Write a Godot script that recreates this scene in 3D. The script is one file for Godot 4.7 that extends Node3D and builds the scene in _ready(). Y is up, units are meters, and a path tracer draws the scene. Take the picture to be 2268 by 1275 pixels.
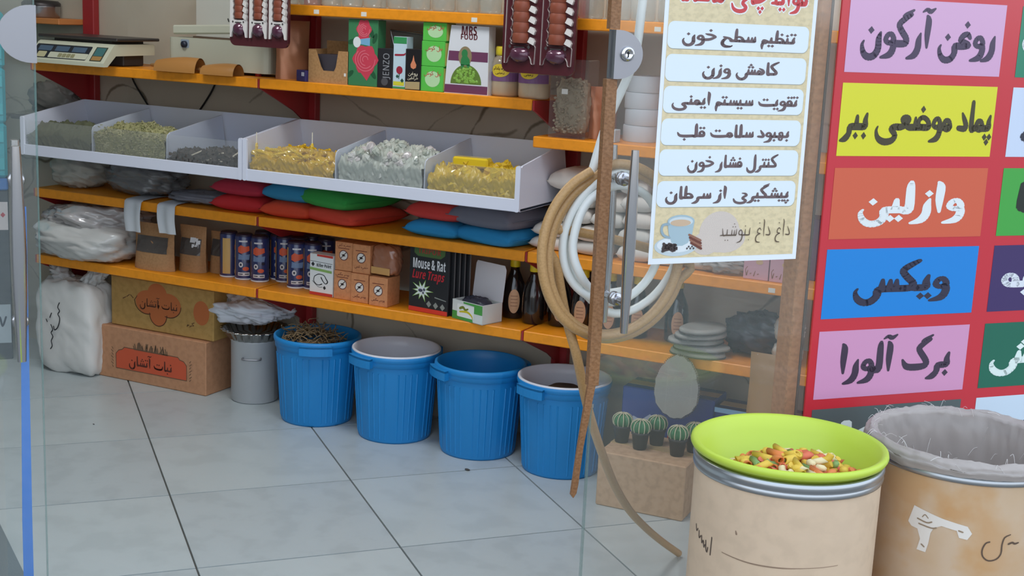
extends Node3D
# Spice and herb shop seen through its open glass doors. x runs along the shelf wall, y up, z towards the street.
# The shop front and the floor tiles stand at 46.9 degrees to the shelf wall; FT is the frame of the shop front
# (local x along the glass, y up, z out to the street).

const S1 := 1.57      # tops of the shelf boards
const S2 := 1.295
const S2B := 1.173
const S3 := 0.777
const S4 := 0.497
const FZ := -4.15     # front edge of the shelves
const WZ := -4.52     # face of the wall behind them
const SEAMS := [-4.184, -3.054, -1.925, -0.795]
const TURN := 0.818223
var FE := Vector3(cos(TURN), 0, -sin(TURN))
var FN := Vector3(sin(TURN), 0, cos(TURN))
var FT := Transform3D(Basis(FE, Vector3.UP, FN), FN * -2.573)
var used := {}
var cache := {}
var T := Transform3D()
var lifted := 0
var rng := RandomNumberGenerator.new()
var noise := FastNoiseLite.new()


func _ready() -> void:
	rng.seed = 7
	noise.seed = 3
	noise.frequency = 1.0
	setup_view()
	setup_room()
	setup_front()
	setup_shelves()
	setup_trays()
	setup_floor_things()
	setup_upper_shelf()
	setup_cushion_shelf()
	setup_lower_shelf()
	setup_far_bay()
	setup_front_things()
	setup_left_corner()


func setup_view() -> void:
	var cam := Camera3D.new()
	cam.name = "camera"
	var yaw := 0.443487
	var pitch := 0.203746
	var roll := 0.046695
	var fwd := Vector3(-sin(yaw) * cos(pitch), -sin(pitch), -cos(yaw) * cos(pitch))
	var side := Vector3(cos(yaw), 0, -sin(yaw))
	var up := side.cross(fwd)
	var r2 := side * cos(roll) + up * sin(roll)
	var u2 := up * cos(roll) - side * sin(roll)
	cam.transform = Transform3D(Basis(r2, u2, -fwd), Vector3(0, 1.592, 0))
	cam.fov = 24.0513
	cam.near = 0.05
	cam.far = 200.0
	add_child(cam)
	cam.current = true
	var env := Environment.new()
	env.background_mode = Environment.BG_SKY
	var sky := Sky.new()
	var sm := ProceduralSkyMaterial.new()
	sm.sky_top_color = Color(0.80, 0.86, 0.93)
	sm.sky_horizon_color = Color(0.89, 0.905, 0.92)
	sm.ground_horizon_color = Color(0.55, 0.55, 0.54)
	sm.ground_bottom_color = Color(0.42, 0.42, 0.41)
	sm.sky_energy_multiplier = 1.0
	sky.sky_material = sm
	env.sky = sky
	env.background_energy_multiplier = 2.35
	env.tonemap_mode = Environment.TONE_MAPPER_LINEAR
	env.tonemap_exposure = 1.0
	env.sdfgi_enabled = true
	env.ssao_enabled = true
	env.ssil_enabled = true
	var we := WorldEnvironment.new()
	we.name = "world_environment"
	we.environment = env
	add_child(we)
	# two ceiling panels of the shop, above the frame
	for p in [Vector3(-3.2, 2.70, -3.1), Vector3(-1.7, 2.70, -3.3)]:
		var t = thing("ceiling_light", "square white panel light on the shop ceiling", "lamp", p, TURN, "ceiling panel lights")
		var s = S()
		box(s, Vector3(0, 0.03, 0), Vector3(0.62, 0.02, 0.62), 0.004)
		part("frame", s, mat(235, 235, 235, 0.5), t)
		s = S()
		box(s, Vector3(0, 0.016, 0), Vector3(0.58, 0.008, 0.58))
		var gm := StandardMaterial3D.new()
		gm.albedo_color = Color(1, 1, 1)
		gm.emission_enabled = true
		gm.emission = Color(0.98, 0.99, 1.0)
		gm.emission_energy_multiplier = 2.0
		part("diffuser", s, gm, t)
		var a := AreaLight3D.new()
		a.name = "panel_glow"
		a.area_size = Vector2(0.58, 0.58)
		a.light_energy = 1.55
		a.light_color = Color(0.98, 0.99, 1.0)
		a.shadow_enabled = true
		a.rotation.x = -PI / 2
		a.position = Vector3(0, 0.0, 0)
		t.add_child(a)


# ---------------------------------------------------------------- objects
func numbered(called: String) -> String:
	if not used.has(called):
		used[called] = 0
		return called
	used[called] += 1
	return "%s_%03d" % [called, used[called]]


func thing(called: String, label: String, category: String, at := Vector3.ZERO, turn := 0.0, group := ""):
	var o := Node3D.new()
	o.name = numbered(called)
	o.position = at
	o.rotation.y = turn
	o.set_meta("label", label)
	o.set_meta("category", category)
	if group:
		o.set_meta("group", group)
	add_child(o)
	return o


func part(called: String, s: SurfaceTool, m: Material, parent: Node, kind := "") -> MeshInstance3D:
	s.generate_normals()
	var o := MeshInstance3D.new()
	o.name = called
	o.mesh = s.commit()
	o.material_override = m
	if kind:
		o.set_meta("kind", kind)
	parent.add_child(o, true)
	return o


func solo(called: String, s: SurfaceTool, m: Material, label: String, category: String, at := Vector3.ZERO, turn := 0.0, group := "") -> MeshInstance3D:
	var o := part(numbered(called), s, m, self)
	o.position = at
	o.rotation.y = turn
	o.set_meta("label", label)
	o.set_meta("category", category)
	if group:
		o.set_meta("group", group)
	return o


func structure(called: String, s: SurfaceTool, m: Material, parent: Node = null, label := "") -> MeshInstance3D:
	var o := part(called, s, m, parent if parent else self)
	if parent == null:
		o.set_meta("kind", "structure")
	if label:
		o.set_meta("label", label)
	return o


func copy(o, label := ""):
	var c = o.duplicate()
	var base: String = o.name
	if base.length() > 4 and base[-4] == "_" and base.right(3).is_valid_int():
		base = base.left(-4)
	c.name = numbered(base)
	add_child(c)
	if label:
		c.set_meta("label", label)
	return c


# ---------------------------------------------------------------- materials
func mat(r: float, g: float, b: float, rough := 0.6, metal := 0.0, extra := "") -> StandardMaterial3D:
	var key := "%d,%d,%d,%.2f,%.2f,%s" % [r, g, b, rough, metal, extra]
	if cache.has(key):
		return cache[key]
	var m := StandardMaterial3D.new()
	m.albedo_color = Color(r / 255.0, g / 255.0, b / 255.0)
	m.roughness = rough
	m.metallic = metal
	if extra == "coat":
		m.clearcoat_enabled = true
		m.clearcoat = 0.7
		m.clearcoat_roughness = 0.15
	elif extra == "cloth":
		m.rim_enabled = true
		m.rim = 0.3
		m.rim_tint = 0.6
	cache[key] = m
	return m


func clear(r: float, g: float, b: float, alpha: float, rough := 0.05) -> StandardMaterial3D:
	var key := "clear%d,%d,%d,%.2f,%.2f" % [r, g, b, alpha, rough]
	if cache.has(key):
		return cache[key]
	var m := StandardMaterial3D.new()
	m.albedo_color = Color(r / 255.0, g / 255.0, b / 255.0, alpha)
	m.transparency = BaseMaterial3D.TRANSPARENCY_ALPHA
	m.roughness = rough
	m.cull_mode = BaseMaterial3D.CULL_DISABLED
	cache[key] = m
	return m


func grained(key: String, colors: Array, offsets: Array, freq: float, scale: float, rough: float, bump := 0.0, ridged := false, metal := 0.0) -> StandardMaterial3D:
	if cache.has(key):
		return cache[key]
	var n := FastNoiseLite.new()
	n.seed = hash(key) % 1000
	n.noise_type = FastNoiseLite.TYPE_SIMPLEX_SMOOTH
	n.frequency = freq
	n.fractal_octaves = 5
	n.fractal_type = FastNoiseLite.FRACTAL_RIDGED if ridged else FastNoiseLite.FRACTAL_FBM
	if ridged:
		n.fractal_octaves = 2
		n.domain_warp_enabled = true
		n.domain_warp_amplitude = 60.0
		n.domain_warp_frequency = 0.008
	var g := Gradient.new()
	g.colors = PackedColorArray(colors)
	g.offsets = PackedFloat32Array(offsets)
	var t := NoiseTexture2D.new()
	t.width = 512
	t.height = 512
	t.seamless = true
	t.noise = n
	t.color_ramp = g
	var m := StandardMaterial3D.new()
	m.albedo_texture = t
	m.roughness = rough
	m.metallic = metal
	m.uv1_triplanar = true
	m.uv1_world_triplanar = true
	m.uv1_scale = Vector3.ONE * scale
	if bump > 0.0:
		var h := NoiseTexture2D.new()
		h.width = 512
		h.height = 512
		h.seamless = true
		h.noise = n
		m.heightmap_enabled = true
		m.heightmap_texture = h
		m.heightmap_scale = bump
	cache[key] = m
	return m


func rgb(r: float, g: float, b: float) -> Color:
	return Color(r / 255.0, g / 255.0, b / 255.0)


func mottled(key: String, c: Color, spread: float, freq: float, scale: float, rough: float, bump := 0.0) -> StandardMaterial3D:
	return grained(key, [c.darkened(spread), c, c.lightened(spread * 0.6)], [0.25, 0.5, 0.8], freq, scale, rough, bump)


# ---------------------------------------------------------------- shapes
func S(smooth := false) -> SurfaceTool:
	var s := SurfaceTool.new()
	s.begin(Mesh.PRIMITIVE_TRIANGLES)
	s.set_smooth_group(0 if smooth else -1)
	return s


func tn(s: SurfaceTool, a: Vector3, b: Vector3, c: Vector3, n: Vector3) -> void:
	if (c - a).cross(b - a).dot(n) < 0.0:
		var k := b
		b = c
		c = k
	s.add_vertex(T * a)
	s.add_vertex(T * b)
	s.add_vertex(T * c)


func qn(s: SurfaceTool, a: Vector3, b: Vector3, c: Vector3, d: Vector3, n: Vector3) -> void:
	tn(s, a, b, c, n)
	tn(s, a, c, d, n)


func box(s: SurfaceTool, c: Vector3, size: Vector3, bv := 0.0) -> void:
	var h := size / 2.0
	var k := minf(bv, minf(h.x, minf(h.y, h.z)) * 0.9)
	var P := func(q: Vector3, axis: int) -> Vector3:
		var v := Vector3(q.x * (h.x - k), q.y * (h.y - k), q.z * (h.z - k))
		v[axis] = q[axis] * h[axis]
		return c + v
	for ax in 3:
		var a1 := (ax + 1) % 3
		var a2 := (ax + 2) % 3
		for sg in [-1.0, 1.0]:
			var q := [Vector3.ZERO, Vector3.ZERO, Vector3.ZERO, Vector3.ZERO]
			var o := [[-1, -1], [1, -1], [1, 1], [-1, 1]]
			for i in 4:
				var v := Vector3.ZERO
				v[ax] = sg
				v[a1] = o[i][0]
				v[a2] = o[i][1]
				q[i] = P.call(v, ax)
			var n := Vector3.ZERO
			n[ax] = sg
			qn(s, q[0], q[1], q[2], q[3], n)
			if k > 0.0:
				for sg2 in [-1.0, 1.0]:
					var va := Vector3.ZERO
					va[ax] = sg
					va[a1] = sg2
					var vb := va
					va[a2] = -1
					vb[a2] = 1
					var n2 := n
					n2[a1] = sg2
					qn(s, P.call(va, ax), P.call(vb, ax), P.call(vb, a1), P.call(va, a1), n2)
	if k > 0.0:
		for x in [-1.0, 1.0]:
			for y in [-1.0, 1.0]:
				for z in [-1.0, 1.0]:
					var v := Vector3(x, y, z)
					tn(s, P.call(v, 0), P.call(v, 1), P.call(v, 2), v)


func lathe(s: SurfaceTool, prof: Array, n := 32, wob := 0.0, waves := 0) -> void:
	var grp := 0
	s.set_smooth_group(grp)
	for i in prof.size() - 1:
		var p: Vector2 = prof[i]
		var q: Vector2 = prof[i + 1]
		if p.is_equal_approx(q):
			grp += 1
			s.set_smooth_group(grp)
			continue
		var d := q - p
		for k in n:
			var a := TAU * k / n
			var b := TAU * (k + 1) / n
			var wa := 1.0 + (wob * cos(waves * a) if waves else 0.0)
			var wb := 1.0 + (wob * cos(waves * b) if waves else 0.0)
			var A := Vector3(p.x * cos(a) * wa, p.y, p.x * sin(a) * wa)
			var B := Vector3(q.x * cos(a) * wa, q.y, q.x * sin(a) * wa)
			var C := Vector3(q.x * cos(b) * wb, q.y, q.x * sin(b) * wb)
			var D := Vector3(p.x * cos(b) * wb, p.y, p.x * sin(b) * wb)
			var m := (a + b) / 2.0
			var nn := Vector3(d.y * cos(m), -d.x, d.y * sin(m))
			if p.x > 1e-5:
				tn(s, A, C, D, nn)
			if q.x > 1e-5:
				tn(s, A, B, C, nn)
	s.set_smooth_group(-1)


func smoothed(pts: Array, step := 6) -> PackedVector3Array:
	var out := PackedVector3Array()
	for i in pts.size() - 1:
		var a: Vector3 = pts[maxi(i - 1, 0)]
		var b: Vector3 = pts[i]
		var c: Vector3 = pts[i + 1]
		var d: Vector3 = pts[mini(i + 2, pts.size() - 1)]
		for k in step:
			out.append(b.cubic_interpolate(c, a, d, float(k) / step))
	out.append(pts[-1])
	return out


func tube(s: SurfaceTool, path: PackedVector3Array, r: float, n := 10, taper := 1.0) -> void:
	s.set_smooth_group(0)
	var up := Vector3(0.31, 0.9, 0.17).normalized()
	var rings := []
	for i in path.size():
		var d := (path[mini(i + 1, path.size() - 1)] - path[maxi(i - 1, 0)]).normalized()
		var sd := up.cross(d)
		if sd.length() < 0.01:
			sd = Vector3.RIGHT.cross(d)
		sd = sd.normalized()
		up = d.cross(sd).normalized()
		var rr := lerpf(r, r * taper, float(i) / maxf(1.0, path.size() - 1.0))
		var ring := []
		for k in n:
			var a := TAU * k / n
			ring.append(path[i] + (sd * cos(a) + up * sin(a)) * rr)
		rings.append(ring)
	for i in path.size() - 1:
		for k in n:
			var j := (k + 1) % n
			var mid: Vector3 = (rings[i][k] + rings[i + 1][j]) / 2.0 - (path[i] + path[i + 1]) / 2.0
			qn(s, rings[i][k], rings[i][j], rings[i + 1][j], rings[i + 1][k], mid)
	s.set_smooth_group(-1)
	for e in [[0, 1], [path.size() - 1, path.size() - 2]]:
		var nd := path[e[0]] - path[e[1]]
		for k in n:
			tn(s, path[e[0]], rings[e[0]][k], rings[e[0]][(k + 1) % n], nd)


func prism(s: SurfaceTool, poly: PackedVector2Array, z0: float, z1: float) -> void:
	var tris := Geometry2D.triangulate_polygon(poly)
	for i in range(0, tris.size(), 3):
		var a := poly[tris[i]]
		var b := poly[tris[i + 1]]
		var c := poly[tris[i + 2]]
		tn(s, Vector3(a.x, a.y, z1), Vector3(b.x, b.y, z1), Vector3(c.x, c.y, z1), Vector3.BACK)
		tn(s, Vector3(a.x, a.y, z0), Vector3(b.x, b.y, z0), Vector3(c.x, c.y, z0), Vector3.FORWARD)
	var turn := -1.0 if Geometry2D.is_polygon_clockwise(poly) else 1.0
	for i in poly.size():
		var a := poly[i]
		var b := poly[(i + 1) % poly.size()]
		var n := Vector3(b.y - a.y, a.x - b.x, 0) * turn
		qn(s, Vector3(a.x, a.y, z0), Vector3(b.x, b.y, z0), Vector3(b.x, b.y, z1), Vector3(a.x, a.y, z1), n)


func flat(s: SurfaceTool, poly: PackedVector2Array, z: float) -> void:
	var tris := Geometry2D.triangulate_polygon(poly)
	for i in range(0, tris.size(), 3):
		var q := []
		for k in 3:
			q.append(Vector3(poly[tris[i + k]].x, poly[tris[i + k]].y, z))
		tn(s, q[0], q[1], q[2], Vector3.BACK)


func pv(a: Array) -> PackedVector2Array:
	var out := PackedVector2Array()
	for i in range(0, a.size(), 2):
		out.append(Vector2(a[i], a[i + 1]))
	return out


func rrect(x0: float, y0: float, x1: float, y1: float, r: float, n := 5) -> PackedVector2Array:
	var out := PackedVector2Array()
	for c in [[x1 - r, y0 + r, -PI / 2], [x1 - r, y1 - r, 0.0], [x0 + r, y1 - r, PI / 2], [x0 + r, y0 + r, PI]]:
		for k in n + 1:
			var a: float = c[2] + PI / 2 * k / n
			out.append(Vector2(c[0] + r * cos(a), c[1] + r * sin(a)))
	return out


func oval(cx: float, cy: float, rx: float, ry: float, n := 24, from := 0.0, to := TAU) -> PackedVector2Array:
	var out := PackedVector2Array()
	for k in n if to - from >= TAU - 0.01 else n + 1:
		var a := from + (to - from) * k / n
		out.append(Vector2(cx + rx * cos(a), cy + ry * sin(a)))
	return out


func surf(s: SurfaceTool, nu: int, nv: int, f: Callable, n: Vector3) -> void:
	# a smooth sheet over u, v in 0..1; n says roughly which way it faces
	var g := []
	for i in nu + 1:
		var row := []
		for j in nv + 1:
			row.append(f.call(float(i) / nu, float(j) / nv))
		g.append(row)
	var m: Vector3 = (g[nu / 2 + 1][nv / 2] - g[nu / 2][nv / 2]).cross(g[nu / 2][nv / 2 + 1] - g[nu / 2][nv / 2])
	var flip := m.dot(n) > 0.0
	for i in nu:
		for j in nv:
			var q := [g[i][j], g[i + 1][j], g[i + 1][j + 1], g[i][j + 1]]
			if flip:
				q.reverse()
			for k in [0, 1, 2, 0, 2, 3]:
				s.add_vertex(T * q[k])


func pillow(s: SurfaceTool, w: float, d: float, h: float, sd := 0.0, fat := 0.42) -> void:
	# a filled cloth or plastic bag lying flat: pinched edges, pointed corners, its base at y = 0
	s.set_smooth_group(0)
	for side in [1.0, -1.0]:
		var f := func(a: float, b: float) -> Vector3:
			var u: float = a * 2.0 - 1.0
			var v: float = b * 2.0 - 1.0
			var k := pow(maxf(0.0, (1.0 - pow(absf(u), 3.0)) * (1.0 - pow(absf(v), 3.0))), fat)
			var x := u * w / 2.0 * (1.0 - 0.05 * (1.0 - v * v) * absf(u))
			var z := v * d / 2.0 * (1.0 - 0.05 * (1.0 - u * u) * absf(v))
			var wr := noise.get_noise_3d(x * 22.0 + sd, z * 22.0, sd) * 0.07 * k
			var y: float = h * (0.42 + (0.58 + wr) * k) if side > 0.0 else h * (0.42 - 0.42 * minf(1.0, k * 1.25))
			return Vector3(x, y, z)
		surf(s, 18, 18, f, Vector3(0, side, 0))
	s.set_smooth_group(-1)


func blob(s: SurfaceTool, size: Vector3, power := 2.6, amp := 0.08, freq := 3.0, sd := 0.0, nu := 40, nv := 24, ridge := 0.0) -> void:
	# a soft closed body standing on y = 0, its surface pushed about by noise (crumpled plastic when ridge > 0)
	s.set_smooth_group(0)
	var f := func(u: float, v: float) -> Vector3:
		var a := u * TAU
		var b := (v - 0.5) * PI
		var d := Vector3(cos(a) * cos(b), sin(b), sin(a) * cos(b))
		var k := pow(pow(absf(d.x), power) + pow(absf(d.y), power) + pow(absf(d.z), power), -1.0 / power)
		var m := 1.0 + amp * noise.get_noise_3d(d.x * freq + sd, d.y * freq + sd * 2.0, d.z * freq)
		if ridge > 0.0:
			m -= ridge * absf(noise.get_noise_3d(d.x * freq * 2.3 - sd, d.y * freq * 2.3, d.z * freq * 2.3 + sd))
			m -= ridge * 0.22 * absf(noise.get_noise_3d(d.x * freq * 5.1 - sd, d.y * freq * 5.1, d.z * freq * 5.1 + sd))
		var p := d * k * m
		return Vector3(p.x * size.x / 2.0, maxf(0.0, p.y * size.y / 2.0 + size.y / 2.0), p.z * size.z / 2.0)
	for i in nu:
		for j in nv:
			var q := [f.call(float(i) / nu, float(j) / nv), f.call(float((i + 1) % nu) / nu, float(j) / nv), f.call(float((i + 1) % nu) / nu, float(j + 1) / nv), f.call(float(i) / nu, float(j + 1) / nv)]
			for k in [0, 1, 2, 0, 2, 3]:
				s.add_vertex(T * q[k])
	s.set_smooth_group(-1)


func chunk(s: SurfaceTool, size: Vector3, sd: int) -> void:
	# an angular lump: a squashed, jittered sphere with flat facets
	var r := RandomNumberGenerator.new()
	r.seed = sd
	var g := []
	for j in 5:
		var row := []
		for i in 7:
			var a := TAU * i / 7.0 + j * 0.4
			var b := (j / 4.0 - 0.5) * PI
			var m := r.randf_range(0.72, 1.12)
			row.append(Vector3(cos(a) * cos(b) * m, sin(b) * r.randf_range(0.8, 1.1), sin(a) * cos(b) * m) * size / 2.0)
		g.append(row)
	for j in 4:
		for i in 7:
			var k := (i + 1) % 7
			var m: Vector3 = g[j][i] + g[j + 1][k]
			tn(s, g[j][i], g[j][k], g[j + 1][k], m)
			tn(s, g[j][i], g[j + 1][k], g[j + 1][i], m)


# ---------------------------------------------------------------- lettering
func ink(s: SurfaceTool, q: Array, f: Callable, fine := 3) -> void:
	# a pen stroke through x, y, width triples, laid on a surface by f(Vector2) -> Vector3
	var raw := []
	for i in range(0, q.size(), 3):
		raw.append(Vector3(q[i], q[i + 1], q[i + 2]))
	var c := smoothed(raw, fine)
	for i in c.size() - 1:
		var a := Vector2(c[i].x, c[i].y)
		var b := Vector2(c[i + 1].x, c[i + 1].y)
		var d := (b - a).normalized().orthogonal()
		var wa := c[i].z / 2.0
		var wb := c[i + 1].z / 2.0
		qf(s, a + d * wa, b + d * wb, b - d * wb, a - d * wa, f)
	for k in c:
		var o := Vector2(k.x, k.y)
		for j in 3:
			var e := []
			for h in 3:
				e.append(o + Vector2.from_angle(TAU * (j * 2 + h) / 6.0) * k.z / 2.0)
			qf(s, o, e[0], e[1], e[2], f, false)
		lifted += 1


func qf(s: SurfaceTool, a: Vector2, b: Vector2, c: Vector2, d: Vector2, f: Callable, step := true) -> void:
	# neighbouring pieces of ink lie a hair above one another
	var p: Vector3 = f.call(a)
	var n: Vector3 = (f.call(a + Vector2(0.001, 0)) - p).cross(f.call(a + Vector2(0, 0.001)) - p)
	if step:
		lifted += 1
	var up := n.normalized() * 0.00003 * (lifted % 7)
	qn(s, p + up, f.call(b) + up, f.call(c) + up, f.call(d) + up, n)


func dot(s: SurfaceTool, x: float, y: float, r: float, f: Callable) -> void:
	qf(s, Vector2(x, y - r * 1.15), Vector2(x + r, y), Vector2(x, y + r * 1.15), Vector2(x - r, y), f)


func kind_of(ch: String) -> Array:
	# the skeleton of a Persian letter, its dots (positive above, negative below)
	match ch:
		"ب": return ["tooth", -1]
		"پ": return ["tooth", -3]
		"ت": return ["tooth", 2]
		"ن": return ["noon", 1]
		"ی": return ["yeh", -2]
		"چ": return ["hah", -3]
		"ح": return ["hah", 0]
		"خ": return ["hah", 1]
		"س": return ["seen", 0]
		"ش": return ["seen", 3]
		"ض": return ["sad", 1]
		"ط": return ["tah", 0]
		"ظ": return ["tah", 1]
		"ع": return ["ayn", 0]
		"غ": return ["ayn", 1]
		"ف": return ["feh", 1]
		"ق": return ["feh", 2]
		"ک": return ["kaf", 0]
		"گ": return ["kaf", 9]
		"ل": return ["lam", 0]
		"م": return ["meem", 0]
		"ه": return ["heh", 0]
		"ا": return ["alef", 0]
		"آ": return ["alef", 8]
		"د": return ["dal", 0]
		"ر": return ["reh", 0]
		"ز": return ["reh", 1]
		"و": return ["waw", 0]
	return ["", 0]


func glyph(k: String, r: bool, l: bool) -> Array:
	# [advance, strokes, dot x, dot height]; x grows to the LEFT, the baseline stroke lies at y 0.09; r, l: joined on its right, its left
	var B := 0.09
	var e := [[0, B, .18, .1, B, .18]] if r else []
	match k:
		"tooth", "noon", "yeh":
			if l and r:
				return [.3, [[0, B, .18, .31, B, .18], [.13, .42, .1, .15, B, .17]], .15, .62]
			if l:
				return [.32, [[.07, .5, .08, .12, .3, .15, .12, .11, .18, .33, B, .18]], .14, .72]
			if k == "noon":
				return [.74, ([[0, B, .18, .1, .06, .18, .1, -.15, .16, .22, -.33, .17, .42, -.37, .17, .58, -.24, .14, .65, -.02, .09, .6, .1, .05]] if r else [[.05, .42, .06, .1, .22, .15, .1, -.1, .17, .22, -.31, .18, .42, -.36, .18, .58, -.24, .15, .65, 0, .09, .6, .14, .05]]), .38, .36 if r else .48]
			if k == "yeh":
				return [1.02, [[0, B, .18, .2, .1, .17, .33, .03, .16, .22, -.08, .16, .15, -.2, .16, .28, -.35, .17, .58, -.39, .18, .84, -.27, .15, .93, -.04, .09, .88, .1, .05]] if r else [[.36, .42, .06, .18, .38, .13, .1, .24, .14, .26, .11, .15, .3, -.02, .15, .13, -.17, .15, .22, -.33, .17, .5, -.38, .17, .76, -.27, .14, .86, -.03, .07]], .3, 9.0]
			return [1.0, [[0, B, .18, .2, .07, .19, .55, .06, .19, .8, .12, .16, .92, .34, .06]] if r else [[.04, .44, .06, .08, .2, .15, .25, .07, .19, .6, .06, .19, .83, .13, .16, .93, .36, .06]], .5, .5]
		"alef":
			return [.26, [[0, B, .17, .11, .1, .17, .12, .95, .12]] if r else [[.17, 1.0, .07, .11, .85, .16, .12, .4, .15, .1, .0, .06]], .12, 1.15]
		"lam":
			if l:
				return [.3, e + [[.12, 1.0, .1, .13, .8, .16, .13, B, .18, .31, B, .18]], .1, 1.0]
			return [.74, e + [[.1, 1.0, .1, .11, .7, .16, .1, -.08, .17, .22, -.31, .18, .42, -.36, .18, .58, -.24, .15, .65, 0, .06]], .3, 1.0]
		"reh":
			return [.36, [[0, B, .18, .1, .06, .17, .12, -.14, .16, .26, -.3, .17, .44, -.36, .07]] if r else [[.05, .44, .05, .1, .22, .15, .11, -.04, .17, .22, -.26, .17, .46, -.36, .07]], .08, .62]
		"waw":
			return [.44, e + [[.1, .09, .17, .07, .24, .14, .16, .38, .13, .29, .34, .13, .34, .18, .13, .22, .1, .13, .08, .12, .16, .07, -.08, .17, .18, -.27, .17, .46, -.36, .07]], .2, .7]
		"dal":
			return [.4, [[0, B, .17, .14, .1, .17, .22, .48, .07]] + [[.14, .1, .16, .36, .08, .12]] if r else [[.24, .58, .06, .16, .42, .13, .05, .2, .16, .1, .07, .17, .36, .09, .14]], .2, .8]
		"meem":
			if l:
				return [.42, e + [[.06, .12, .16, .12, .3, .14, .26, .32, .14, .32, .16, .15, .2, .04, .16, .08, .1, .16, .43, B, .18]], .2, .6]
			return [.42, [[0, B, .18, .1, .16, .17, .24, .22, .15, .28, .06, .16, .14, .02, .16, .28, .0, .16, .33, -.2, .14, .32, -.44, .07]], .2, .6]
		"seen":
			var tt := [[.22, .38, .08, .23, B, .17], [.42, .4, .08, .43, B, .17]]
			var st := [[0, B, .18, .1, B, .18]] if r else [[.05, .44, .07, .08, .12, .17, .12, B, .18]]
			if r:
				st.append([.06, .38, .08, .07, B, .16])
			if l:
				return [.66, st + tt + [[.1, B, .18, .67, B, .18]], .26, .58]
			return [1.18, st + tt + [[.1, B, .18, .5, .07, .18, .54, -.14, .16, .68, -.32, .18, .86, -.35, .18, 1.02, -.22, .15, 1.09, 0, .08, 1.04, .12, .05]], .3, .58]
		"sad":
			return [.82, e + [[.04, .12, .16, .1, .3, .14, .3, .42, .13, .47, .34, .13, .48, .16, .14, .3, B, .17, .08, .1, .17, .83, B, .18], [.62, .4, .08, .62, B, .17]], .34, .68]
		"tah":
			return [.6, e + [[.05, .12, .16, .1, .3, .14, .26, .4, .13, .42, .32, .13, .44, .15, .14, .3, B, .17, .08, .1, .17, .61, B, .18], [.42, .98, .1, .43, .7, .15, .44, .1, .15]], .16, .7]
		"ayn":
			if r and l:
				return [.44, [[0, B, .18, .12, .12, .16, .34, .34, .14, .2, .42, .14, .06, .34, .14, .24, .14, .16, .44, B, .18]], .2, .66]
			if l:
				return [.48, [[.06, .36, .1, .16, .48, .14, .32, .42, .15, .38, .26, .16, .2, .2, .15, .1, .12, .16, .3, B, .18, .49, B, .18]], .2, .78]
			return [.6, [[.04, .36, .08, .16, .48, .13, .3, .38, .14, .3, .2, .14, .1, .16, .12, .34, .06, .15, .44, -.14, .17, .36, -.32, .18, .1, -.36, .1]], .2, .78]
		"feh":
			if l or r:
				return [.4, e + [[.08, .12, .17, .06, .3, .14, .16, .44, .13, .28, .38, .13, .3, .22, .13, .16, .14, .14, .1, .09, .17, .41, B, .18]], .18, .7]
			return [1.0, [[.06, .2, .15, .1, .4, .14, .24, .42, .14, .28, .24, .14, .12, .16, .16, .4, .06, .19, .8, .1, .17, .92, .36, .07]], .2, .7]
		"kaf":
			if l:
				return [.5, e + [[.02, 1.02, .1, .26, .86, .15, .42, .68, .15, .28, .44, .16, .15, .28, .16, .15, .12, .17, .3, B, .18, .51, B, .18]], .2, 1.0]
			return [.98, e + [[.02, 1.02, .1, .26, .86, .15, .38, .7, .15, .22, .44, .16, .1, .24, .16, .14, .1, .17, .4, .06, .19, .75, .1, .17, .9, .34, .06]], .2, 1.0]
		"heh":
			if l and r:
				return [.46, [[0, B, .18, .46, B, .18], [.1, .12, .12, .14, .42, .1, .3, .36, .12, .24, .12, .12], [.12, .04, .12, .16, -.18, .1, .3, -.14, .11, .3, .06, .12]], .2, .7]
			if l:
				return [.5, [[.3, .5, .08, .12, .38, .14, .06, .18, .15, .2, .06, .15, .38, .14, .14, .34, .32, .12, .22, .24, .1, .24, .08, .14, .51, B, .18]], .2, .7]
			return [.4, e + [[.06, .1, .17, .1, .36, .13, .26, .42, .12, .34, .26, .13, .26, .1, .14, .1, .08, .16]], .2, .7]
		"hah":
			if l:
				return [.62, e + [[.56, .54, .06, .44, .5, .13, .24, .46, .15, .04, .34, .13, .14, .24, .15, .36, .12, .17, .63, B, .18]], .3, .8]
			return [.66, e + [[.06, .1, .16, .2, .26, .15, .5, .36, .1], [.34, .3, .13, .52, .08, .16, .56, -.16, .17, .42, -.34, .18, .14, -.36, .12, .02, -.28, .06]], .34, .7]
	return [.3, [], 0.0, 0.0]


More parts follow.
